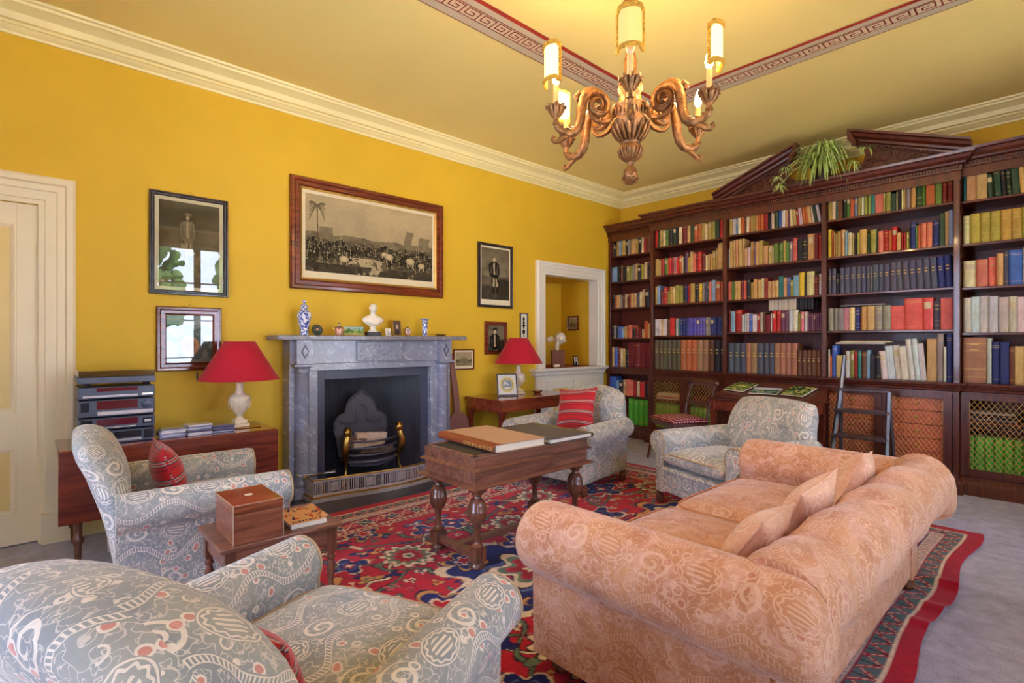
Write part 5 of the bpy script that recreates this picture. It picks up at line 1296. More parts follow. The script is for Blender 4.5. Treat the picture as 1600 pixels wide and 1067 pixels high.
# ================================================================= seats and steps at the bookcase
C = thing('dining_chair', 'mahogany dining chair with crimson needlepoint seat before the bookcase', 'chair', (1.57, -1.12, 0), 151)
k = MB(); k.box(-.23, -.20, .385, .23, .22, .435); k.build('seat_rail', M['mahog'], C, bevel=.006)
def st(u, v, sd):
    e = ((1 - abs(u) ** 7) * (1 - abs(v) ** 7)) ** .5; return (.235 * u * (1 + .04 * v), .01 + .225 * v, .452 + sd * .03 * e + (.015 * (1 - u * u) * (1 - v * v) if sd > 0 else 0))
MB().slab(st, 14, 14).build('seat', M['zigzag'], C, smooth=70, weld=True)
for x in (-1, 1):
    MB().tube([(x * .21, .20, .42), (x * .212, .215, .25), (x * .215, .245, .08), (x * .22, .265, .0)], [.022, .019, .016, .015], 4).build('leg', M['mahog'], C)
    MB().tube([(x * .20, -.19, .42), (x * .20, -.20, .25), (x * .205, -.24, .08), (x * .21, -.275, .0)], [.022, .019, .016, .015], 4).build('leg', M['mahog'], C)
    MB().tube([(x * .205, -.19, .40), (x * .205, -.20, .55), (x * .21, -.24, .70), (x * .215, -.275, .80), (x * .215, -.285, .86)], [.02, .018, .016, .015, .016], 6, flat=.7).build('back_post', M['mahog'], C)
    k = MB(); q = k.mark(); k.lathe([(.0, -.03), (.022, -.028), (.028, -.01), (.028, .01), (.022, .028), (0, .03)], seg=16); k.xf(q, Matrix.Translation((x * .225, -.285, .845)) @ Matrix.Rotation(R(90), 4, 'Y')); k.build('scroll_end', M['mahog'], C)
k = MB(); k.tube([(-.22, -.285, .845), (0, -.31, .845), (.22, -.285, .845)], .024, 10, flat=.8); k.box(-.21, -.30, .80, .21, -.28, .835); k.build('top_rail', M['mahog_x'], C)
MB().box(-.20, -.222, .60, .20, -.205, .635).build('mid_rail', M['mahog_x'], C, bevel=.003)
T = thing('writing_table', 'mahogany writing table with sloping top before the middle of the bookcase', 'table', (2.40, -.95, 0))
hx, hy = .47, .26
k = MB(); k.box(-hx, -hy, .700, hx, hy, .722); k.build('table_top', M['mahog_x'], T, bevel=.004)
k = MB(); k.box(-hx + .02, -hy + .02, .60, hx - .02, hy - .02, .70); k.build('frieze', M['red_mahogz'], T)
k = MB().prism([(-hy + .03, .723), (hy - .01, .723), (hy - .01, .855), (-hy + .03, .740)], -.42, .47, axis='x'); k.build('reading_slope', M['mahog_x'], T, bevel=.003)
for x in (-1, 1):
    for y in (-1, 1):
        cx, cy = x * (hx - .04), y * (hy - .04); k = MB().box(cx - .024, cy - .024, .42, cx + .024, cy + .024, .70); k.box(cx - .019, cy - .019, 0, cx + .019, cy + .019, .42); k.box(cx - .028, cy - .028, .555, cx + .028, cy + .028, .57); k.box(cx - .028, cy - .028, .415, cx + .028, cy + .028, .43); k.build('leg', M['red_mahogz'], T, bevel=.002)
sl = math.atan2(.115, 2 * hy - .04)
gr, dg, ye, bl = C3(120, 150, 70), C3(50, 80, 46), C3(206, 200, 110), C3(150, 180, 200)
def land(seed, sky):
    def f(U, V):
        n = fbm(U * 6, V * 6, seed); c = np.ones(U.shape + (3,)) * gr; c = mixc(c, (n > .5) * 1.0, dg); c = mixc(c, (fbm(U * 9, V * 9, seed + 3) > .58) * 1.0, ye)
        if sky: c = mixc(c, (V > .62 + .1 * (n - .5)) * 1.0, C3(206, 214, 224)); c = mixc(c, ((V < .62) & (V > .45)) * 1.0, C3(60, 96, 84)); c = mixc(c, ((V < .4) & (n < .5)) * 1.0, C3(130, 160, 150))
        return c
    return f
for i, (dx, dt, rz_, sz_, sky, lb) in enumerate(((-.27, .05, -10, (.22, .27), 0, 'green landscape magazine at the left of the sloping table top'), (.01, -.03, 4, (.26, .18), 1, 'landscape magazine with pale sky in the middle of the sloping table'), (.29, .02, -8, (.21, .27), 0, 'green and yellow landscape magazine at the right of the sloping table'))):
    Mx = Matrix.Translation((2.40 + dx, -.95 + dt, .803 + dt * math.tan(sl) + .001 * i)) @ Matrix.Rotation(sl, 4, 'X') @ Matrix.Rotation(R(rz_), 4, 'Z')
    t = thing('magazine', lb, 'magazine', (0, 0, 0), 0, 'magazines on the sloping table'); t.matrix_world = Mx
    MB().box(-sz_[0] / 2, -sz_[1] / 2, 0, sz_[0] / 2, sz_[1] / 2, .008).build('pages', M['paper'], t)
    painted('cover', sz_[0], sz_[1], 50, 50, land(20 + i * 5, sky), M['print'], t, Matrix.Translation((0, 0, .009)), front='z')
# library steps
L = thing('library_steps', 'dark wooden library steps with a tall pole before the red drawers', 'steps', (3.17, -.84, 0))
dk = wood('steps_wood', rgb(52, 40, 46), rgb(96, 76, 84), .35, axis=2, coat=.3)
for x in (-.20, .20):
    top = 1.13 if x < 0 else .86
    MB().tube([(x * 1.08, -.16, 0), (x * .92, .10, .84)], .02, 4, flat=.8).build('side_rail', dk, L)
    if x < 0: MB().tube([(x * .92, .10, .82), (x * .80, .12, 1.16)], [.018, .012], 4).build('hand_pole', dk, L)
    MB().tube([(x * 1.08, .22, 0), (x * .92, .13, .80)], .016, 4).build('rear_leg', dk, L)
    MB().tube([(x * 1.06, -.14, .17), (x * 1.03, .20, .17)], .012, 4).build('brace', dk, L)
for z_, y_, d_ in ((.22, -.11, .24), (.44, -.03, .20), (.66, .04, .17)): MB().box(-.205, y_ - d_ / 2, z_ - .012, .205, y_ + d_ / 2, z_ + .012).build('tread', dk, L, bevel=.004)
MB().box(-.19, .08, .83, .19, .12, .855).build('top_bar', dk, L, bevel=.004)

# ================================================================= chandelier
Cn = plain('carved_gilt_wood', rgb(150, 106, 62), .36, metal=.5, var=.45, sc=30, bump=.8)
DX, DY = 2.93, -4.01
ch = thing('chandelier', 'carved gilt wood chandelier with six scroll arms hanging from the ceiling', 'chandelier', (DX, DY, 0))
k = MB(); k.lathe([(0, 2.09), (.012, 2.092), (.028, 2.105), (.036, 2.125), (.036, 2.15), (.030, 2.17), (.02, 2.182), (.012, 2.19), (.014, 2.205), (.03, 2.215), (.05, 2.235), (.058, 2.26), (.056, 2.28), (.045, 2.292), (.05, 2.298), (.05, 2.305), (.04, 2.312), (.05, 2.33), (.075, 2.355), (.092, 2.385), (.098, 2.40), (.098, 2.41), (.09, 2.416), (.09, 2.42)], seg=40); k.build('lower_bowl', Cn, ch, smooth=50)
k = MB()
for i in range(18):
    a = 2 * PI * i / 18
    for ps, rr in (([(.048, 2.312), (.07, 2.335), (.088, 2.365), (.098, 2.395)], .009), ([(.03, 2.215), (.053, 2.238), (.061, 2.262), (.05, 2.288)], .007)):
        k.tube([(r * math.cos(a), r * math.sin(a), z) for r, z in ps], [rr * .6, rr, rr, rr * .5], 6)
for i in range(5):
    for j in range(7): 
        a = 2 * PI * (j + .5 * i) / 7; z = 2.105 + i * .015; k.lathe([(0, -.01), (.010, 0), (0, .01)], ((.022 + .014 * math.sin((i + .8) * .8)) * math.cos(a), (.022 + .014 * math.sin((i + .8) * .8)) * math.sin(a), z), 6)
k.build('gadroon_carving', Cn, ch)
k = MB(); k.lathe([(.085, 2.418), (.088, 2.425), (.088, 2.475), (.094, 2.482), (.094, 2.49), (.08, 2.495), (.05, 2.50), (.04, 2.52), (.05, 2.55), (.065, 2.575), (.06, 2.61), (.04, 2.63), (.03, 2.66), (.034, 2.72), (.022, 2.78), (.022, 2.90), (.03, 2.915), (.02, 2.93), (.02, 2.96), (.042, 2.975), (.048, 3.0), (.042, 3.025), (.02, 3.035), (.026, 3.05), (.014, 3.08), (.012, 3.12)], seg=32); k.build('centre_column', Cn, ch, smooth=50)
k = MB()
for i in range(24):
    a = 2 * PI * i / 24; k.tube([(.089 * math.cos(a), .089 * math.sin(a), 2.43), (.093 * math.cos(a), .093 * math.sin(a), 2.45), (.089 * math.cos(a), .089 * math.sin(a), 2.47)], [.003, .007, .004], 6)
k.build('carved_frieze', Cn, ch)
k = MB()
for i in range(9):
    z = 3.12 + i * .026; k.tube([((.009 * math.cos(a)) * (i % 2), (.009 * math.cos(a)) * ((i + 1) % 2), z + .016 * math.sin(a)) for a in np.linspace(0, 2 * PI, 11)], .0025, 5)
k.build('chain', M['brass'], ch)
MB().lathe([(.05, CEIL - .03), (.045, CEIL - .02), (.06, CEIL - .004), (.06, CEIL)], seg=24).build('ceiling_rose', Cn, ch)
bulbm = emis('lit_bulb', (1.0, .62, .25, 1), 14.0)
shm = Mat('parchment_shade', .7); shm.color(rgb(240, 214, 140)); shm.b.inputs['Emission Color'].default_value = (1.0, .62, .2, 1); shm.b.inputs['Emission Strength'].default_value = 1.1
shu = Mat('parchment_shade_faint_glow', .7); shu.color(rgb(232, 200, 120)); shu.b.inputs['Emission Color'].default_value = (1.0, .62, .2, 1); shu.b.inputs['Emission Strength'].default_value = .12  # shade over an unlit bulb, with a faint glow put into the material
frm = plain('gold_fringe', rgb(206, 156, 48), .8, var=.3, sc=60, bump=.5)
base_a = math.atan2(CY0 - DY, CX0 - DX)
for i in range(6):
    a0 = base_a + i * PI / 3; ca, sa = math.cos(a0), math.sin(a0)
    def PT(r, z, w=0): return (r * ca - w * sa, r * sa + w * ca, z)
    sp_ = []
    for j in range(22):                                   # inner volute unrolling into the arm
        t = j / 21; a = PI * 3.1 * (1 - t) + PI * .55; rr = .012 + .046 * t; sp_.append((.185 + rr * math.cos(a) * 1.0, 2.475 + rr * math.sin(a)))
    sp_ += [(.215, 2.538), (.245, 2.525), (.268, 2.49), (.275, 2.44), (.28, 2.39), (.295, 2.345), (.32, 2.32), (.35, 2.312), (.38, 2.32), (.402, 2.335), (.41, 2.35)]
    rad = [.010 + .010 * j / 21 for j in range(22)] + [.024, .026, .026, .024, .023, .022, .021, .020, .018, .015, .012]
    k = MB(); k.tube([PT(r, z) for r, z in sp_], rad, 8, flat=1.1, up=(-sa, ca, 0)); 
    am = k.build('scroll_arm', Cn, ch, smooth=50)
    k = MB()
    for pth in ([(.10, 2.43), (.13, 2.40), (.165, 2.39), (.20, 2.395), (.225, 2.42), (.232, 2.45)], [(.35, 2.30), (.38, 2.285), (.40, 2.268), (.418, 2.262), (.43, 2.272), (.426, 2.288), (.414, 2.285)], [(.262, 2.50), (.29, 2.52), (.305, 2.50), (.298, 2.485)]):
        k.tube([PT(r, z) for r, z in pth], [.012, .014, .013, .011, .010, .008, .006][:len(pth)], 6)
    for q in range(9):
        j = 23 + q; r, z = sp_[min(j, len(sp_) - 1)]; k.tube([PT(r, z + .02, -.016), PT(r + .004, z + .026, 0), PT(r, z + .02, .016)], .005, 5)
    for w in (-.024, .024):
        k.tube([PT(.185 + (.012 + .04 * t) * math.cos(PI * 3.1 * (1 - t) + PI * .55), 2.475 + (.012 + .04 * t) * math.sin(PI * 3.1 * (1 - t) + PI * .55), w * .75) for t in np.linspace(0, 1, 20)], .005, 5)
    k.build('leaf_carving', Cn, am)
    c = PT(.41, 0)
    k = MB(); k.lathe([(.012, 2.345), (.018, 2.352), (.012, 2.37), (.016, 2.385), (.026, 2.405), (.024, 2.425), (.034, 2.437), (.034, 2.442), (.012, 2.443)], (c[0], c[1], 0), 16)
    for q in range(8):
        b = 2 * PI * q / 8; k.tube([(c[0] + r_ * math.cos(b), c[1] + r_ * math.sin(b), z_) for r_, z_ in ((.014, 2.385), (.028, 2.41), (.036, 2.432), (.048, 2.436), (.05, 2.424))], [.006, .011, .012, .009, .004], 6)
    k.build('candle_cup', Cn, am, smooth=50)
    k = MB().lathe([(.0135, 2.44), (.0135, 2.535), (.012, 2.54), (0, 2.54)], (c[0], c[1], 0), 14); k.build('candle_tube', plain('candle_tube', rgb(226, 186, 120), .5), am)
    lit = i != 0 and i != 3
    k = MB().lathe([(.006, 2.54), (.016, 2.555), (.02, 2.575), (.015, 2.60), (.007, 2.625), (0, 2.64)], (c[0], c[1], 0), 14); bo = k.build('bulb', bulbm if lit else M['ivory'], am, smooth=80)
    if i in (0, 1, 3, 4, 5):
        sa0 = {0: a0, 1: a0, 5: a0 + .3, 4: a0, 3: a0 + PI}[i]
        rows = []
        for zz in (2.545, 2.60, 2.66, 2.715):
            rows.append([(c[0] + .058 * math.cos(sa0 + q), c[1] + .058 * math.sin(sa0 + q), zz + .014 * (abs(q) < .9)) for q in np.linspace(-1.2, 1.2, 15)])
        r2 = [[(c[0] + (p[0] - c[0]) * .965, c[1] + (p[1] - c[1]) * .965, p[2]) for p in r_] for r_ in rows]
        k = MB().grid(rows); k.grid(r2, flip=True)
        so_ = k.build('shield_shade', shm.m if lit else shu.m, am, smooth=60, recalc=False)
        ed = rows[0] + [r_[-1] for r_ in rows[1:]] + rows[-1][::-1][1:] + [r_[0] for r_ in rows[::-1][1:]]
        k = MB()
        for q in range(len(ed) - 1):
            A = Vector(ed[q]); B_ = Vector(ed[q + 1])
            for w in range(4):
                p = A.lerp(B_, w / 4); k.lathe([(0, -.013), (.010, -.004), (.009, .006), (0, .012)], tuple(p), 5)
        k.build('fringe', frm, so_, smooth=60)
    if lit:
        l = bpy.data.lights.new('bulb_glow', 'POINT'); l.energy = 4.0; l.color = (1.0, .66, .32); l.shadow_soft_size = .02
        lo = bpy.data.objects.new('bulb_glow', l); COL.objects.link(lo); lo.parent = am; lo.location = (c[0] + .0, c[1], 2.66)

# ================================================================= pictures
def frame(name, label, cat, y0, y1, z0, z1, fw, mat, fn, nx, ny, mount=.0, gilt=False, glass=False, deep=.025, plane='left', hang=False, x=0.0, fixed=None, tilt=0.0, cat2=None):
    w = y1 - y0; h = z1 - z0
    t = thing(name, label, cat, (x + .002, (y0 + y1) / 2, (z0 + z1) / 2), 90) if plane == 'left' else thing(name, label, cat, fixed[0], fixed[1])
    if tilt: t.rotation_euler.x = R(tilt)
    pr = [(0, 0), (0, -deep * .6), (fw * .12, -deep), (fw * .35, -deep * 1.0), (fw * .5, -deep * .75), (fw * .8, -deep * .7), (fw * .9, -deep * .85), (fw, -deep * .5), (fw, 0)]
    rows = []
    for cx, cz in ((-1, -1), (1, -1), (1, 1), (-1, 1)): rows.append([(cx * (w / 2 - o), y_, cz * (h / 2 - o)) for o, y_ in pr])
    MB().grid(rows, cu=True, cv=True).build('frame', mat, t, smooth=20)
    iw, ih = w - 2 * fw + .004, h - 2 * fw + .004
    if gilt:
        g = MB(); pr2 = [(0, -deep * .3), (0, -deep * .62), (fw * .18, -deep * .45), (fw * .18, -deep * .3)]
        g.grid([[(cx * (iw / 2 - o), y_, cz * (ih / 2 - o)) for o, y_ in pr2] for cx, cz in ((-1, -1), (1, -1), (1, 1), (-1, 1))], cu=True, cv=True); g.build('gilt_slip', M['gilt'], t, smooth=20)
    MB().box(-iw / 2, -deep * .30, -ih / 2, iw / 2, 0, ih / 2).build('mount', M['mount'], t)
    ml, mb_ = (mount if isinstance(mount, tuple) else (mount, mount))
    painted('print', iw - 2 * ml, ih - 2 * mb_ if mb_ == ml else ih - ml - mb_, nx, ny, fn, M['print'], t, Matrix.Translation((0, -deep * .34, 0 if mb_ == ml else (mb_ - ml) / 2)))
    if glass: MB().box(-iw / 2, -deep * .5, -ih / 2, iw / 2, -deep * .46, ih / 2).build('glass', M['glass'], t)
    if hang:
        k = MB(); k.tube([(-.05, -.004, h / 2 - .01), (0, -.004, h / 2 + .02), (.05, -.004, h / 2 - .01)], .0012, 4); k.lathe([(.0, -.006), (.005, 0), (0, .006)], (0, -.006, h / 2 + .022), 8); k.build('hanging_hook', M['brass'], t)
    return t
def sep(c, v): return np.stack([v * .92 + .02, v * .84 + .01, v * .66], -1)
def person(U, V, cx, foot, hgt, coat, legs, skin=.8, hat=False, aspect=1.0):
    """masks for a plain standing figure: returns list of (mask, tone)"""
    x = (U - cx) * aspect; v = (V - foot) / hgt; r = []
    x = x / hgt
    x = x + .02 * np.sin(v * 5 + cx * 9)
    r.append(((np.abs(x - .05 - .03 * (.5 - v)) < .018 + .03 * v) & (v > 0) & (v < .5), legs)); r.append(((np.abs(x + .045 + .015 * (.5 - v)) < .018 + .03 * v) & (v > 0) & (v < .5), legs)); r.append(((np.abs(np.abs(x) - .06) < .03) & (v > -.01) & (v < .17), coat))
    r.append(((np.abs(x) < .10) & (np.abs(x) > .06) & (v > .28) & (v < .5), coat))
    r.append(((np.abs(x) < .055 + .05 * np.clip((v - .4) / .4, 0, 1)) & (v > .40) & (v < .84), coat)); r.append(((np.abs(x) < .022) & (v > .5) & (v < .82), legs))
    r.append(((np.abs(np.abs(x) - .115 - .022 * np.sin((v - .46) * 8)) < .026) & (v > .46) & (v < .80), coat))
    r.append((((x / .038) ** 2 + ((v - .905) / .052) ** 2) < 1, skin)); 
    if hat: r.append(((np.abs(x) < .085) & (np.abs(v - .985 + x * x * 4) < .022), coat))
    return r
def battle(U, V):
    X = U * 2.0; n = fbm(X * 5, V * 5, 31); n2 = fbm(X * 14, V * 16, 37); v = .74 - .10 * n + .10 * (V - .5)
    hz = .52 + .09 * (fbm(X * 3, V * 0 + 2, 8) - .5)
    v = np.where(V < hz, .58 - .22 * (n2 - .3) - .15 * n, v)
    for cx, w, t in ((.79, .035, .70), (.93, .05, .64), (.15, .05, .60)): v = np.where((np.abs(U - cx - .01 * np.sin(V * 20)) < w * (1.1 - .3 * V)) & (V < t) & (V > .3), .42 + .15 * n2, v)
    v = np.where((V < .44) & (n2 > .44 - .12 * np.abs(U - .5)), .22 + .25 * n2, v)
    rg = random.Random(6)
    for i in range(260):
        cx = rg.random(); f = rg.uniform(.10, .34); f = f if abs(cx - .38) > .10 else f - .02; h = rg.uniform(.07, .12) * (1.25 - f)
        if .33 < cx < .55 and f < .2: continue
        for m, t in person(U, V, cx, f, h * 1.35, rg.choice([.10, .14, .2]), rg.choice([.75, .3, .2]), .78, aspect=2.0): v = np.where(m, t, v)
    for cx, cz, r in ((.62, .30, .045), (.80, .27, .05), (.58, .33, .03), (.27, .2, .045), (.9, .22, .04)):
        e = ((U - cx) * 2 / (r * 1.5)) ** 2 + ((V - cz) / r) ** 2; v = np.where(e < 1, .82 - .15 * e, v)
        for s_ in (-1, 1): v = np.where((np.abs((U - cx) * 2 - s_ * r * .9) < .008) & (V < cz) & (V > cz - r * 1.9), .7, v)
    v = np.where((V < .20 + .06 * n) & (np.abs(U - .42 - (V - .1) * .3) < .16 - V * .2 + .12 * (n2 - .5)) & (n2 < .62), .58 + .25 * n2, v)
    v = np.where((V < .12) & (n > .42), .16 + .2 * n2, v)
    for s_ in range(7):                                                         # palm
        a = s_ * .9; v = np.where((np.abs((V - .86) - math.sin(a) * (U - .08) * 2.2 + (U - .08) ** 2 * 30) < .008) & (np.abs(U - .08) < .055), .4, v)
    v = np.where((np.abs(U - .08 - .03 * (V - .86) ** 2) < .004) & (V < .86) & (V > .3), .36, v)
    return sep(None, np.clip(v + .05 * (vn(X * 90, V * 90, 4) - .5), 0, 1))
def officer(seed, hat=False, dark=True, half=False):
    def f(U, V):
        n = fbm(U * 4, V * 6, seed); v = .22 + .30 * n * np.clip(1.3 - np.abs(V - .55) * 1.6, 0, 1) + .1 * (V > .45)
        v = np.where(V < .22 + .08 * n, .16 + .2 * fbm(U * 12, V * 12, seed + 2), v)
        v = np.where((V < .4) & (U > .62 - .1 * n), .14 + .15 * n, v)
        fg = person(U, V, .47, -.55 if half else .13, 1.42 if half else .72, .08, .80, .82, hat, aspect=.62 if not half else .8)
        for m, t in fg: v = np.where(m, t + .06 * (n - .5), v)
        return sep(None, np.clip(v, 0, 1))
    return f
def rider(U, V):
    n = fbm(U * 4, V * 5, 55); v = .30 + .25 * n; v = np.where(V > .7, .22 + .2 * n, v)
    for m, t in person(U, V, .47, .28, .60, .55, .75, .70, True, aspect=.8): v = np.where(m, t, v)
    v = np.where((np.abs(V - .42 + (U - .5) * .5) < .03) & (U > .35) & (U < .75), .6 + .2 * n, v)
    v = np.where((((U - .62) / .16) ** 2 + ((V - .26) / .14) ** 2) < 1, .20 + .5 * fbm(U * 20, V * 20, 2), v)
    return sep(None, np.clip(v, 0, 1))
def house(seed):
    def f(U, V):
        n = fbm(U * 6, V * 5, seed); v = .78 - .12 * n; v = np.where((V < .42 + .08 * n), .52 - .2 * n, v); v = np.where((V < .25), .66 - .2 * n, v)
        b = (np.abs(U - .52) < .26) & (V > .32) & (V < .56 + .08 * (np.abs(U - .5) < .08)); v = np.where(b, .62, v)
        v = np.where(b & (np.sin(U * 80) > .3) & (np.sin(V * 70) > 0), .28, v); return sep(None, np.clip(v, 0, 1))
    return f
def silh(U, V):
    v = np.ones(U.shape) * .9; x = U - .5; w = .16 + .08 * np.sin(V * 26) * (V < .6) + .04 * np.sin(V * 60)
    v = np.where((np.abs(x) < w * .9) & (V > .12) & (V < .72), .06, v); v = np.where(((x / .17) ** 2 + ((V - .80) / .07) ** 2) < 1, .06, v); return np.stack([v, v * .97, v * .88], -1)
def colourful(U, V):
    n = fbm(U * 6, V * 6, 71); c = np.ones(U.shape + (3,)) * C3(150, 160, 150); c = mixc(c, (n > .5) * 1.0, C3(96, 116, 110)); c = mixc(c, ((((U - .5) / .2) ** 2 + ((V - .35) / .2) ** 2) < 1) * 1.0, C3(206, 150, 110)); c = mixc(c, ((((U - .5) / .12) ** 2 + ((V - .38) / .14) ** 2) < 1) * 1.0, C3(176, 106, 76)); return mixc(c, (V > .8) * .6, C3(200, 206, 210))
frame('framed_picture', 'large black-framed print left of the fireplace, its glass reflecting the windows', 'picture', -5.655, -5.143, 1.625, 2.372, .035, M['frame_dark'], rider, 90, 130, mount=(.028, .028), gilt=False, glass=True, hang=True)
frame('framed_picture', 'small dark-framed picture hanging behind the left lamp, below the black-framed print', 'picture', -5.612, -5.19, 1.068, 1.540, .062, M['rosewood'], colourful, 70, 80, mount=0, glass=True, hang=True)
frame('framed_picture', 'wide rosewood-framed battle engraving above the mantelpiece', 'picture', -4.678, -3.126, 1.73, 2.688, .088, M['rosewood'], battle, 420, 240, mount=(.045, .075), gilt=True, hang=True, deep=.04)
frame('framed_picture', 'tall black-framed engraving of a standing officer right of the battle engraving', 'picture', -2.655, -2.138, 1.664, 2.385, .034, M['frame_dark'], officer(12), 90, 140, mount=(.02, .06))
frame('framed_picture', 'brown-framed half-length portrait in a cocked hat behind the right lamp', 'picture', -2.557, -2.228, 1.14, 1.510, .042, M['rosewood'], officer(5, True, half=True), 70, 80, mount=0, hang=True)
frame('framed_picture', 'narrow framed black silhouette on white beside the alcove', 'picture', -2.013, -1.886, 1.298, 1.622, .012, M['frame_dark'], silh, 40, 90, mount=0, deep=.015)
frame('framed_picture', 'small framed print of a country house right of the mantelpiece', 'picture', -2.987, -2.706, .982, 1.203, .014, M['rosewood'], house(9), 70, 55, mount=(.02, .03), deep=.016, hang=True)
frame('framed_picture', 'part-hidden wood-framed print at the back left inside the alcove', 'picture', -1.62 + .03, -1.19, 1.27, 1.66, .03, M['rosewood'], house(19), 50, 50, mount=.02, x=XD)
frame('framed_picture', 'small dark-framed landscape on the right wall inside the alcove', 'picture', 0, .205, 0, .205, .026, M['rosewood'], house(29), 50, 50, mount=.012, plane='x', fixed=((-.40, AL_Y1 - .002, 1.545), 0))

# ================================================================= ornaments
def china(name, c1, c2, sc, thr=.5):
    m = Mat(name, .12, coat=.7); f = m.noise(m.map(m.obj(), (1, 1, .8)), sc, 3, .6, 1.6); w = m.wave(m.obj(), sc * .5, 9, 2, 2)
    m.color(m.ramp(m.M('MULTIPLY', f, m.M('ADD', .6, m.M('MULTIPLY', w, .6))), [(thr - .05, c1), (thr + .02, c2)])); return m.m
M['delft'] = china('blue_white_china', rgb(232, 234, 242), rgb(50, 76, 160), 38, .42)
ZM = 1.3365
o = thing('lidded_vase', 'tall lidded blue and white vase at the left end of the mantelpiece', 'vase', (.13, -4.60, ZM))
MB().lathe([(.035, 0), (.036, .006), (.033, .03), (.036, .06), (.046, .10), (.055, .14), (.058, .165), (.052, .19), (.034, .205), (.026, .212), (.026, .225), (.03, .23)], seg=32).build('body', M['delft'], o, smooth=60)
MB().lathe([(.033, .23), (.034, .238), (.024, .252), (.012, .258), (.008, .265), (.014, .275), (.012, .288), (.004, .296), (0, .298)], seg=24).build('lid', M['delft'], o, smooth=60)
def oval(label, loc, w, h, fn, rim, tilt=-10, nm='miniature'):
    t = thing(nm, label, 'miniature', loc, 90); t.rotation_euler.x = R(tilt)
    k = MB(); k.tube([(w / 2 * math.cos(a), 0, h / 2 + h / 2 * math.sin(a)) for a in np.linspace(0, 2 * PI, 33)], .0045, 6); k.build('rim', rim, t)
    k = MB(); n = 28; k.prism([(w / 2 * math.cos(2 * PI * i / n), h / 2 + h / 2 * math.sin(2 * PI * i / n)) for i in range(n)], -.001, .004); k.build('backing', rim, t)
    p = painted('portrait', w, h, 30, 30, fn, M['print'], t, Matrix.Translation((0, -.0025, h / 2))); me = p.data
    for v in me.vertices:
        q = math.hypot(v.co.x / (w / 2), v.co.z / (h / 2)); 
        if q > 1: v.co.x /= q; v.co.z /= q
    return t
def head_fn(bg, coat, skin, hair):
    def f(U, V):
        c = np.ones(U.shape + (3,)) * bg; c = mixc(c, ((np.abs(U - .5) < .30 - .5 * np.clip(V - .2, 0, 1)) & (V < .42)) * 1.0, coat); c = mixc(c, ((((U - .5) / .17) ** 2 + ((V - .62) / .2) ** 2) < 1) * 1.0, hair); c = mixc(c, ((((U - .5) / .12) ** 2 + ((V - .57) / .15) ** 2) < 1) * 1.0, skin); return c
    return f
oval('round dark miniature portrait beside the lidded vase', (.10, -4.475, ZM + .003), .085, .088, head_fn(C3(96, 104, 92), C3(60, 76, 66), C3(214, 170, 140), C3(70, 46, 34)), M['black'])
oval('small oval miniature with pink portrait near the flared vase', (.12, -3.60, ZM + .003), .062, .082, head_fn(C3(226, 206, 196), C3(196, 150, 146), C3(206, 150, 130), C3(70, 40, 34)), M['rosewood'])
o = thing('enamel_pot', 'small orange and silver lidded pot with handles on the mantelpiece', 'pot', (.12, -4.295, ZM))
MB().lathe([(.03, 0), (.033, .005), (.03, .02), (.036, .045), (.034, .06), (.028, .066)], seg=24).build('body', china('orange_enamel', rgb(230, 206, 180), rgb(190, 84, 40), 60, .4), o, smooth=60)
k = MB().lathe([(.03, .066), (.036, .072), (.02, .085), (.008, .09), (.006, .10), (.012, .108), (0, .118)], seg=20); k.build('lid', M['silver'], o, smooth=60)
k = MB()
for s in (-1, 1): k.tube([(0, s * .03, .075), (0, s * .055, .085), (0, s * .062, .07), (0, s * .045, .05), (0, s * .032, .045)], .004, 6)
k.build('handle', M['brass'], o)
def card(label, loc, w, h, fn, rim, d=.010, tilt=-9, nm='picture_card', fw=.006):
    t = thing(nm, label, 'small picture', loc, 90); t.rotation_euler.x = R(tilt)
    MB().box(-w / 2, 0, 0, w / 2, d, h).build('frame', rim, t, bevel=.001); painted('print', w - 2 * fw, h - 2 * fw, 40, 40, fn, M['print'], t, Matrix.Translation((0, -.001, h / 2))); return t
def green(U, V):
    n = fbm(U * 8, V * 4, 3); c = np.ones(U.shape + (3,)) * C3(150, 170, 90); c = mixc(c, (V > .6) * 1.0, C3(160, 190, 190)); c = mixc(c, ((n > .5) & (V < .8)) * 1.0, C3(90, 130, 70)); return mixc(c, ((V < .25)) * .7, C3(210, 196, 130))
card('wide little green landscape picture leaning on the mantelpiece left of the bust', (.085, -4.135, ZM + .002), .20, .085, green, M['gilt'])
card('tiny playing-card sized picture right of the bust', (.10, -3.80, ZM + .002), .055, .068, magfn(8, C3(232, 226, 216), [C3(60, 60, 110), C3(200, 90, 60), C3(80, 80, 90)], 20, 1.2), M['white'])
card('small upright gilt-framed sepia photograph on the mantelpiece', (.085, -3.695, ZM + .002), .098, .152, lambda U, V: head_fn(C3(96, 80, 66), C3(60, 50, 44), C3(190, 170, 150), C3(120, 104, 90))(U, V), M['gilt'], fw=.010)
o = tag(MB().lathe([(.03, 0), (.028, .006), (.024, .012), (.026, .05), (.026, .11), (.028, .14), (.034, .156), (.046, .166), (.048, .172), (.044, .173), (.03, .16)], seg=30).build('flared_vase', M['delft'], None, smooth=60), 'flared cylindrical blue and white vase at the right end of the mantelpiece', 'vase'); o.location = (.13, -3.42, ZM)
o = tag(MB().lathe([(.02, 0), (.03, .004), (.05, .014), (.055, .02), (.05, .02), (.03, .008)], seg=24).build('brass_dish', M['brass'], None), 'small shallow brass dish at the far right of the mantelpiece', 'dish'); o.location = (.12, -3.22, ZM)
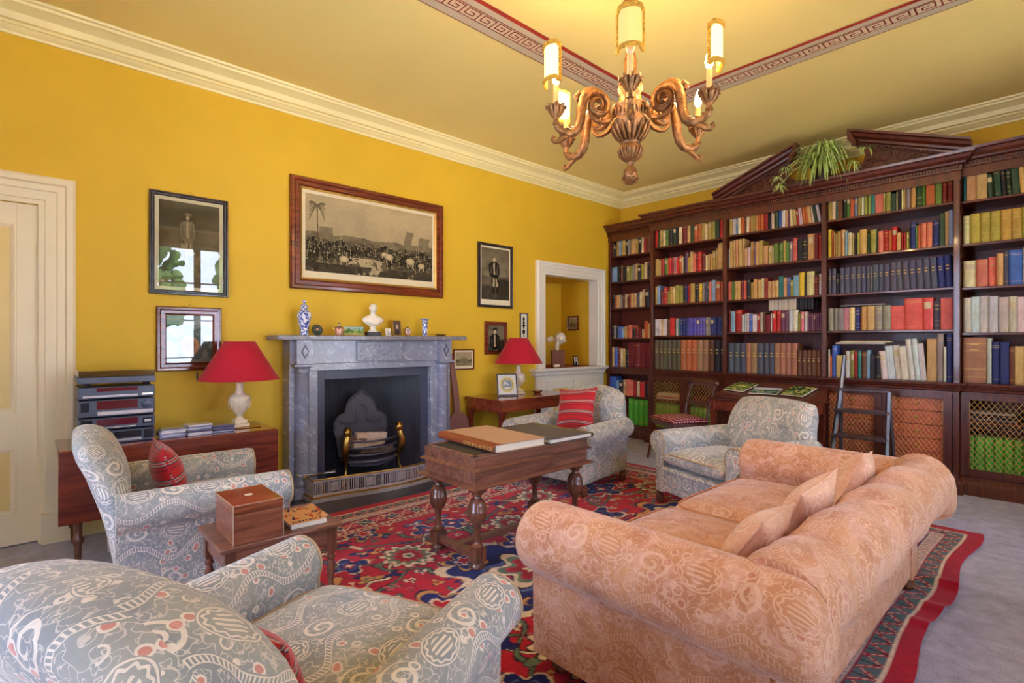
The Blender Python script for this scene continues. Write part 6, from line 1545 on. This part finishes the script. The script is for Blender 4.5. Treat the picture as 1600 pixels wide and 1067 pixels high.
# busts
def head(k, c, s, yaw=0.0, pitch=0.0, hair=0.0, mi=None):
    """a modelled head; faces +y before turning; s = head height"""
    q = k.mark(); nu, nv = 40, 26; rows = []
    for j in range(nv + 1):
        th = PI * j / nv; rows.append([])
        for i in range(nu):
            ph = 2 * PI * i / nu; dx, dy, dz = math.sin(th) * math.cos(ph), math.sin(th) * math.sin(ph), math.cos(th)
            x, y, z = dx * .37, dy * .45, dz * .5
            if z < 0: x *= 1 - .55 * (-z) ** 1.2 * 1.3; y *= 1 - .25 * (-z)
            if dy > 0:
                g = lambda cx, cz, wx, wz: math.exp(-((dx - cx) / wx) ** 2 - ((dz - cz) / wz) ** 2)
                y += .17 * g(0, -.16, .13, .16) + .05 * g(0, .02, .08, .16) - .06 * (g(.33, .06, .17, .12) + g(-.33, .06, .17, .12)) + .035 * (g(.33, .03, .10, .05) + g(-.33, .03, .10, .05)) + .04 * (g(.3, .24, .22, .07) + g(-.3, .24, .22, .07)) + .045 * g(0, -.52, .2, .035) + .04 * g(0, -.61, .17, .04) - .03 * g(0, -.565, .16, .02) + .05 * g(0, -.84, .22, .14) + .02 * (g(.5, -.3, .2, .2) + g(-.5, -.3, .2, .2))
            else: z += 0
            if hair and (dz > .25 or dy < -.05) and dz > -.45:
                f = 1 + hair * (.5 + .5 * math.sin(dx * 30 + 9 * dz) * math.cos(dy * 17)); x *= f; y *= f; z *= f
            rows[-1].append((x * s, y * s, z * s))
    k.grid(rows, cu=True, mi=mi)
    for e in (-1, 1): k.tube([(e * .36 * s, -.02 * s, .10 * s), (e * .41 * s, -.05 * s, .08 * s), (e * .40 * s, -.05 * s, -.02 * s), (e * .36 * s, .0, -.12 * s)], [.02 * s, .04 * s, .035 * s, .02 * s], 6)
    k.xf(q, Matrix.Translation(c) @ Euler((R(pitch), 0, R(yaw))).to_matrix().to_4x4())
b = thing('bust', 'white marble bust of a balding man in drapery at the centre of the mantelpiece', 'bust', (.11, -3.965, ZM), -100)
MB().box(-.062, -.045, 0, .062, .045, .034).build('plinth', M['black'], b, bevel=.003)
k = MB(); k.lathe([(.045, .034), (.045, .045), (.03, .052), (.024, .07), (.03, .082), (.026, .09)], seg=24)
def torso(u, v):
    return None
rows = []
for z, rx, ry, oy in ((.085, .026, .02, 0), (.10, .055, .035, .0), (.118, .085, .05, .0), (.138, .098, .052, -.002), (.158, .096, .046, -.004), (.174, .076, .038, -.005), (.186, .040, .03, -.004), (.198, .027, .027, 0), (.22, .025, .027, .003)):
    rows.append([(rx * math.cos(a) * (1 + .03 * math.sin(5 * a + z * 90)), oy + ry * math.sin(a), z) for a in np.linspace(0, 2 * PI, 25)[:-1]])
k.grid(rows, cu=True, cap=True)
for q in range(4): k.tube([(-.072 + .01 * q, .018, .150 - .003 * q), (-.03, .046 + .002 * q, .134 - .010 * q), (.02, .048, .130 - .009 * q), (.07 - .01 * q, .02, .152)], .0045, 6)
head(k, (0, .008, .250), .092, 6, -3)
k.build('figure', M['plaster'], b, smooth=60)
b = thing('sculpted_head', 'white sculpted head with hair in a bun on a brown block in the alcove', 'sculpture', (-.16, -1.17, AL_Z0 + .001), -42)
MB().box(-.085, -.085, 0, .085, .085, .215).build('block', plain('bronze_block', rgb(120, 62, 48), .5, var=.1), b, bevel=.003)
k = MB(); k.tube([(0, -.01, .215), (0, -.012, .25), (.0, -.01, .29), (0, .0, .33)], [.028, .032, .034, .04], 14); head(k, (0, .03, .365), .158, 0, -16, hair=.14)
k.lathe([(0, -.04), (.035, -.03), (.045, 0), (.035, .03), (0, .04)], (0, -.115, .355), 14); k.tube([(0, -.06, .37), (0, -.115, .355)], [.045, .03], 10); k.build('figure', M['plaster'], b, smooth=60)
card('small black and white photograph standing at the right of the alcove shelf', (-.10, -.86, AL_Z0 + .002), .10, .135, head_fn(C3(214, 210, 206), C3(40, 40, 44), C3(196, 186, 180), C3(60, 56, 56)), M['black'], nm='photo_frame', fw=.014)
k = MB()
for i, (x, y) in enumerate(((0, 0), (.02, .02), (.015, -.022))): k.lathe([(0, 0), (.025, .004), (.03, .02), (.018, .036), (0, .04)], (x, y, 0), 12)
o = tag(k.build('shell', M['plaster'], None, smooth=60), 'small white shell in front of the brown block in the alcove', 'shell'); o.location = (-.06, -1.32, AL_Z0 + .001)
k = MB().box(-.07, -.10, 0, .07, .10, .14); o = tag(k.build('wooden_box', M['mahog_x'], None, bevel=.004), 'brown wooden box at the back left of the alcove shelf', 'box'); o.location = (-.52, -1.47, AL_Z0 + .001)
# things on the card table
def wreath(U, V):
    r = np.hypot(U - .5, V - .5); a = np.arctan2(V - .5, U - .5); c = np.ones(U.shape + (3,)) * C3(206, 200, 190); c = mixc(c, (np.abs(r - .33 - .02 * np.sin(a * 14)) < .06) * 1.0, C3(200, 176, 96)); c = mixc(c, ((r < .25) & (fbm(U * 14, V * 14, 4) > .48)) * 1.0, C3(130, 134, 140)); return mixc(c, (np.abs(r - .28) < .012) * 1.0, C3(120, 120, 124))
t = card('framed round wreath design standing on the card table by the lamp', (.33, -2.50, .703), .225, .24, wreath, M['frame_dark'], tilt=-14, nm='photo_frame', fw=.014); t.rotation_euler.z = R(62)
k = MB(); k.lathe([(.035, 0), (.05, .012), (.055, .03), (.045, .035), (.03, .02)], seg=18); k.tube([(0, .05, .02), (0, .075, .03), (0, .08, .015)], .005, 6); o = tag(k.build('silver_dish', M['silver'], None, smooth=60), 'small silver dish beside the right lamp on the card table', 'dish'); o.location = (.33, -2.05, .701)
k = MB(); k.lathe([(.12, 0), (.14, .01), (.15, .20), (.155, .25), (.145, .25), (.135, .03), (0, .02)], seg=28); k.tube([(0, -.15, .24), (0, -.10, .30), (0, 0, .33), (0, .10, .30), (0, .15, .24)], .008, 8)
o = tag(k.build('waste_basket', M['black'], None, smooth=60), 'black round basket on the floor beneath the card table', 'basket'); o.location = (.33, -2.42, .001)
# stringed instrument leaning on the wall
g = thing('guitar_panel', 'flat brown guitar-shaped wooden panel leaning on the wall beside the fireplace', 'instrument', (.17, -2.985, .006), 90); g.rotation_euler.x = R(-7)
ol = [(-.10, 0), (.10, 0), (.125, .03), (.125, .46), (.10, .50), (.085, .505), (.07, .54), (.035, .535), (.028, .56), (.020, .80), (-.022, 1.16), (-.055, 1.17), (-.075, 1.13), (-.05, .80), (-.045, .57), (-.05, .54), (-.08, .535), (-.09, .50), (-.12, .48), (-.125, .03)]
pw = wood('pinkish_board', rgb(120, 76, 70), rgb(150, 100, 92), .5, axis=2, coat=.1)
MB().prism(ol, 0, .03, axis='y').build('body', pw, g, bevel=.003)
# small things near the wall
k = MB(); k.tube([(0, 0, 0), (.01, 0, -.02), (.0, 0, -.04), (.01, 0, -.06)], .006, 6); o = tag(k.build('bell_pull', M['iron'], None), 'short dark twisted hook hanging below the small left picture', 'hook'); o.location = (.012, -5.355, 1.055)
# trees in the park outside
tm = plain('tree_foliage', rgb(70, 104, 50), .9, var=.5, sc=3); bk = plain('tree_bark', rgb(90, 74, 60), .9)
trng = random.Random(3)
for i, (x, y, h) in enumerate(((17, -9, 6.5), (19, -4, 7.5), (17, 1, 6), (22, -14, 8))):
    t = thing('tree', ['broad tree outside, left of the window view', 'tallest tree outside the middle window', 'small round tree outside the far window', 'distant tree far outside to the south'][i], 'tree', (x, y, -.5))
    MB().tube([(0, 0, 0), (.1, 0, h * .5)], [.25, .15], 8).build('trunk', bk, t)
    k = MB()
    for j in range(420):
        a_ = trng.uniform(0, 2 * PI); q_ = trng.uniform(.3, 1) ** .5; c = (2.0 * q_ * math.cos(a_) * trng.uniform(.6, 1), 2.2 * q_ * math.sin(a_), h * .32 + trng.uniform(0, h * .6)); r = trng.uniform(.10, .26); rows = []
        for a in np.linspace(0, PI, 5): rows.append([(c[0] + r * math.sin(a) * math.cos(b) * trng.uniform(.8, 1.1), c[1] + r * math.sin(a) * math.sin(b) * trng.uniform(.8, 1.1), c[2] + r * math.cos(a)) for b in np.linspace(0, 2 * PI, 7)[:-1]])
        k.grid(rows, cu=True)
    k.build('crown', tm, t)
tag(MB().box(ROOM_X + .3, -24, -.7, 40, 14, -.5).build('bounce_ground', plain('bounce_gravel', rgb(214, 204, 184), .95)), kind='structure')  # unseen pale ground, added to bounce sunlight up onto the ceiling
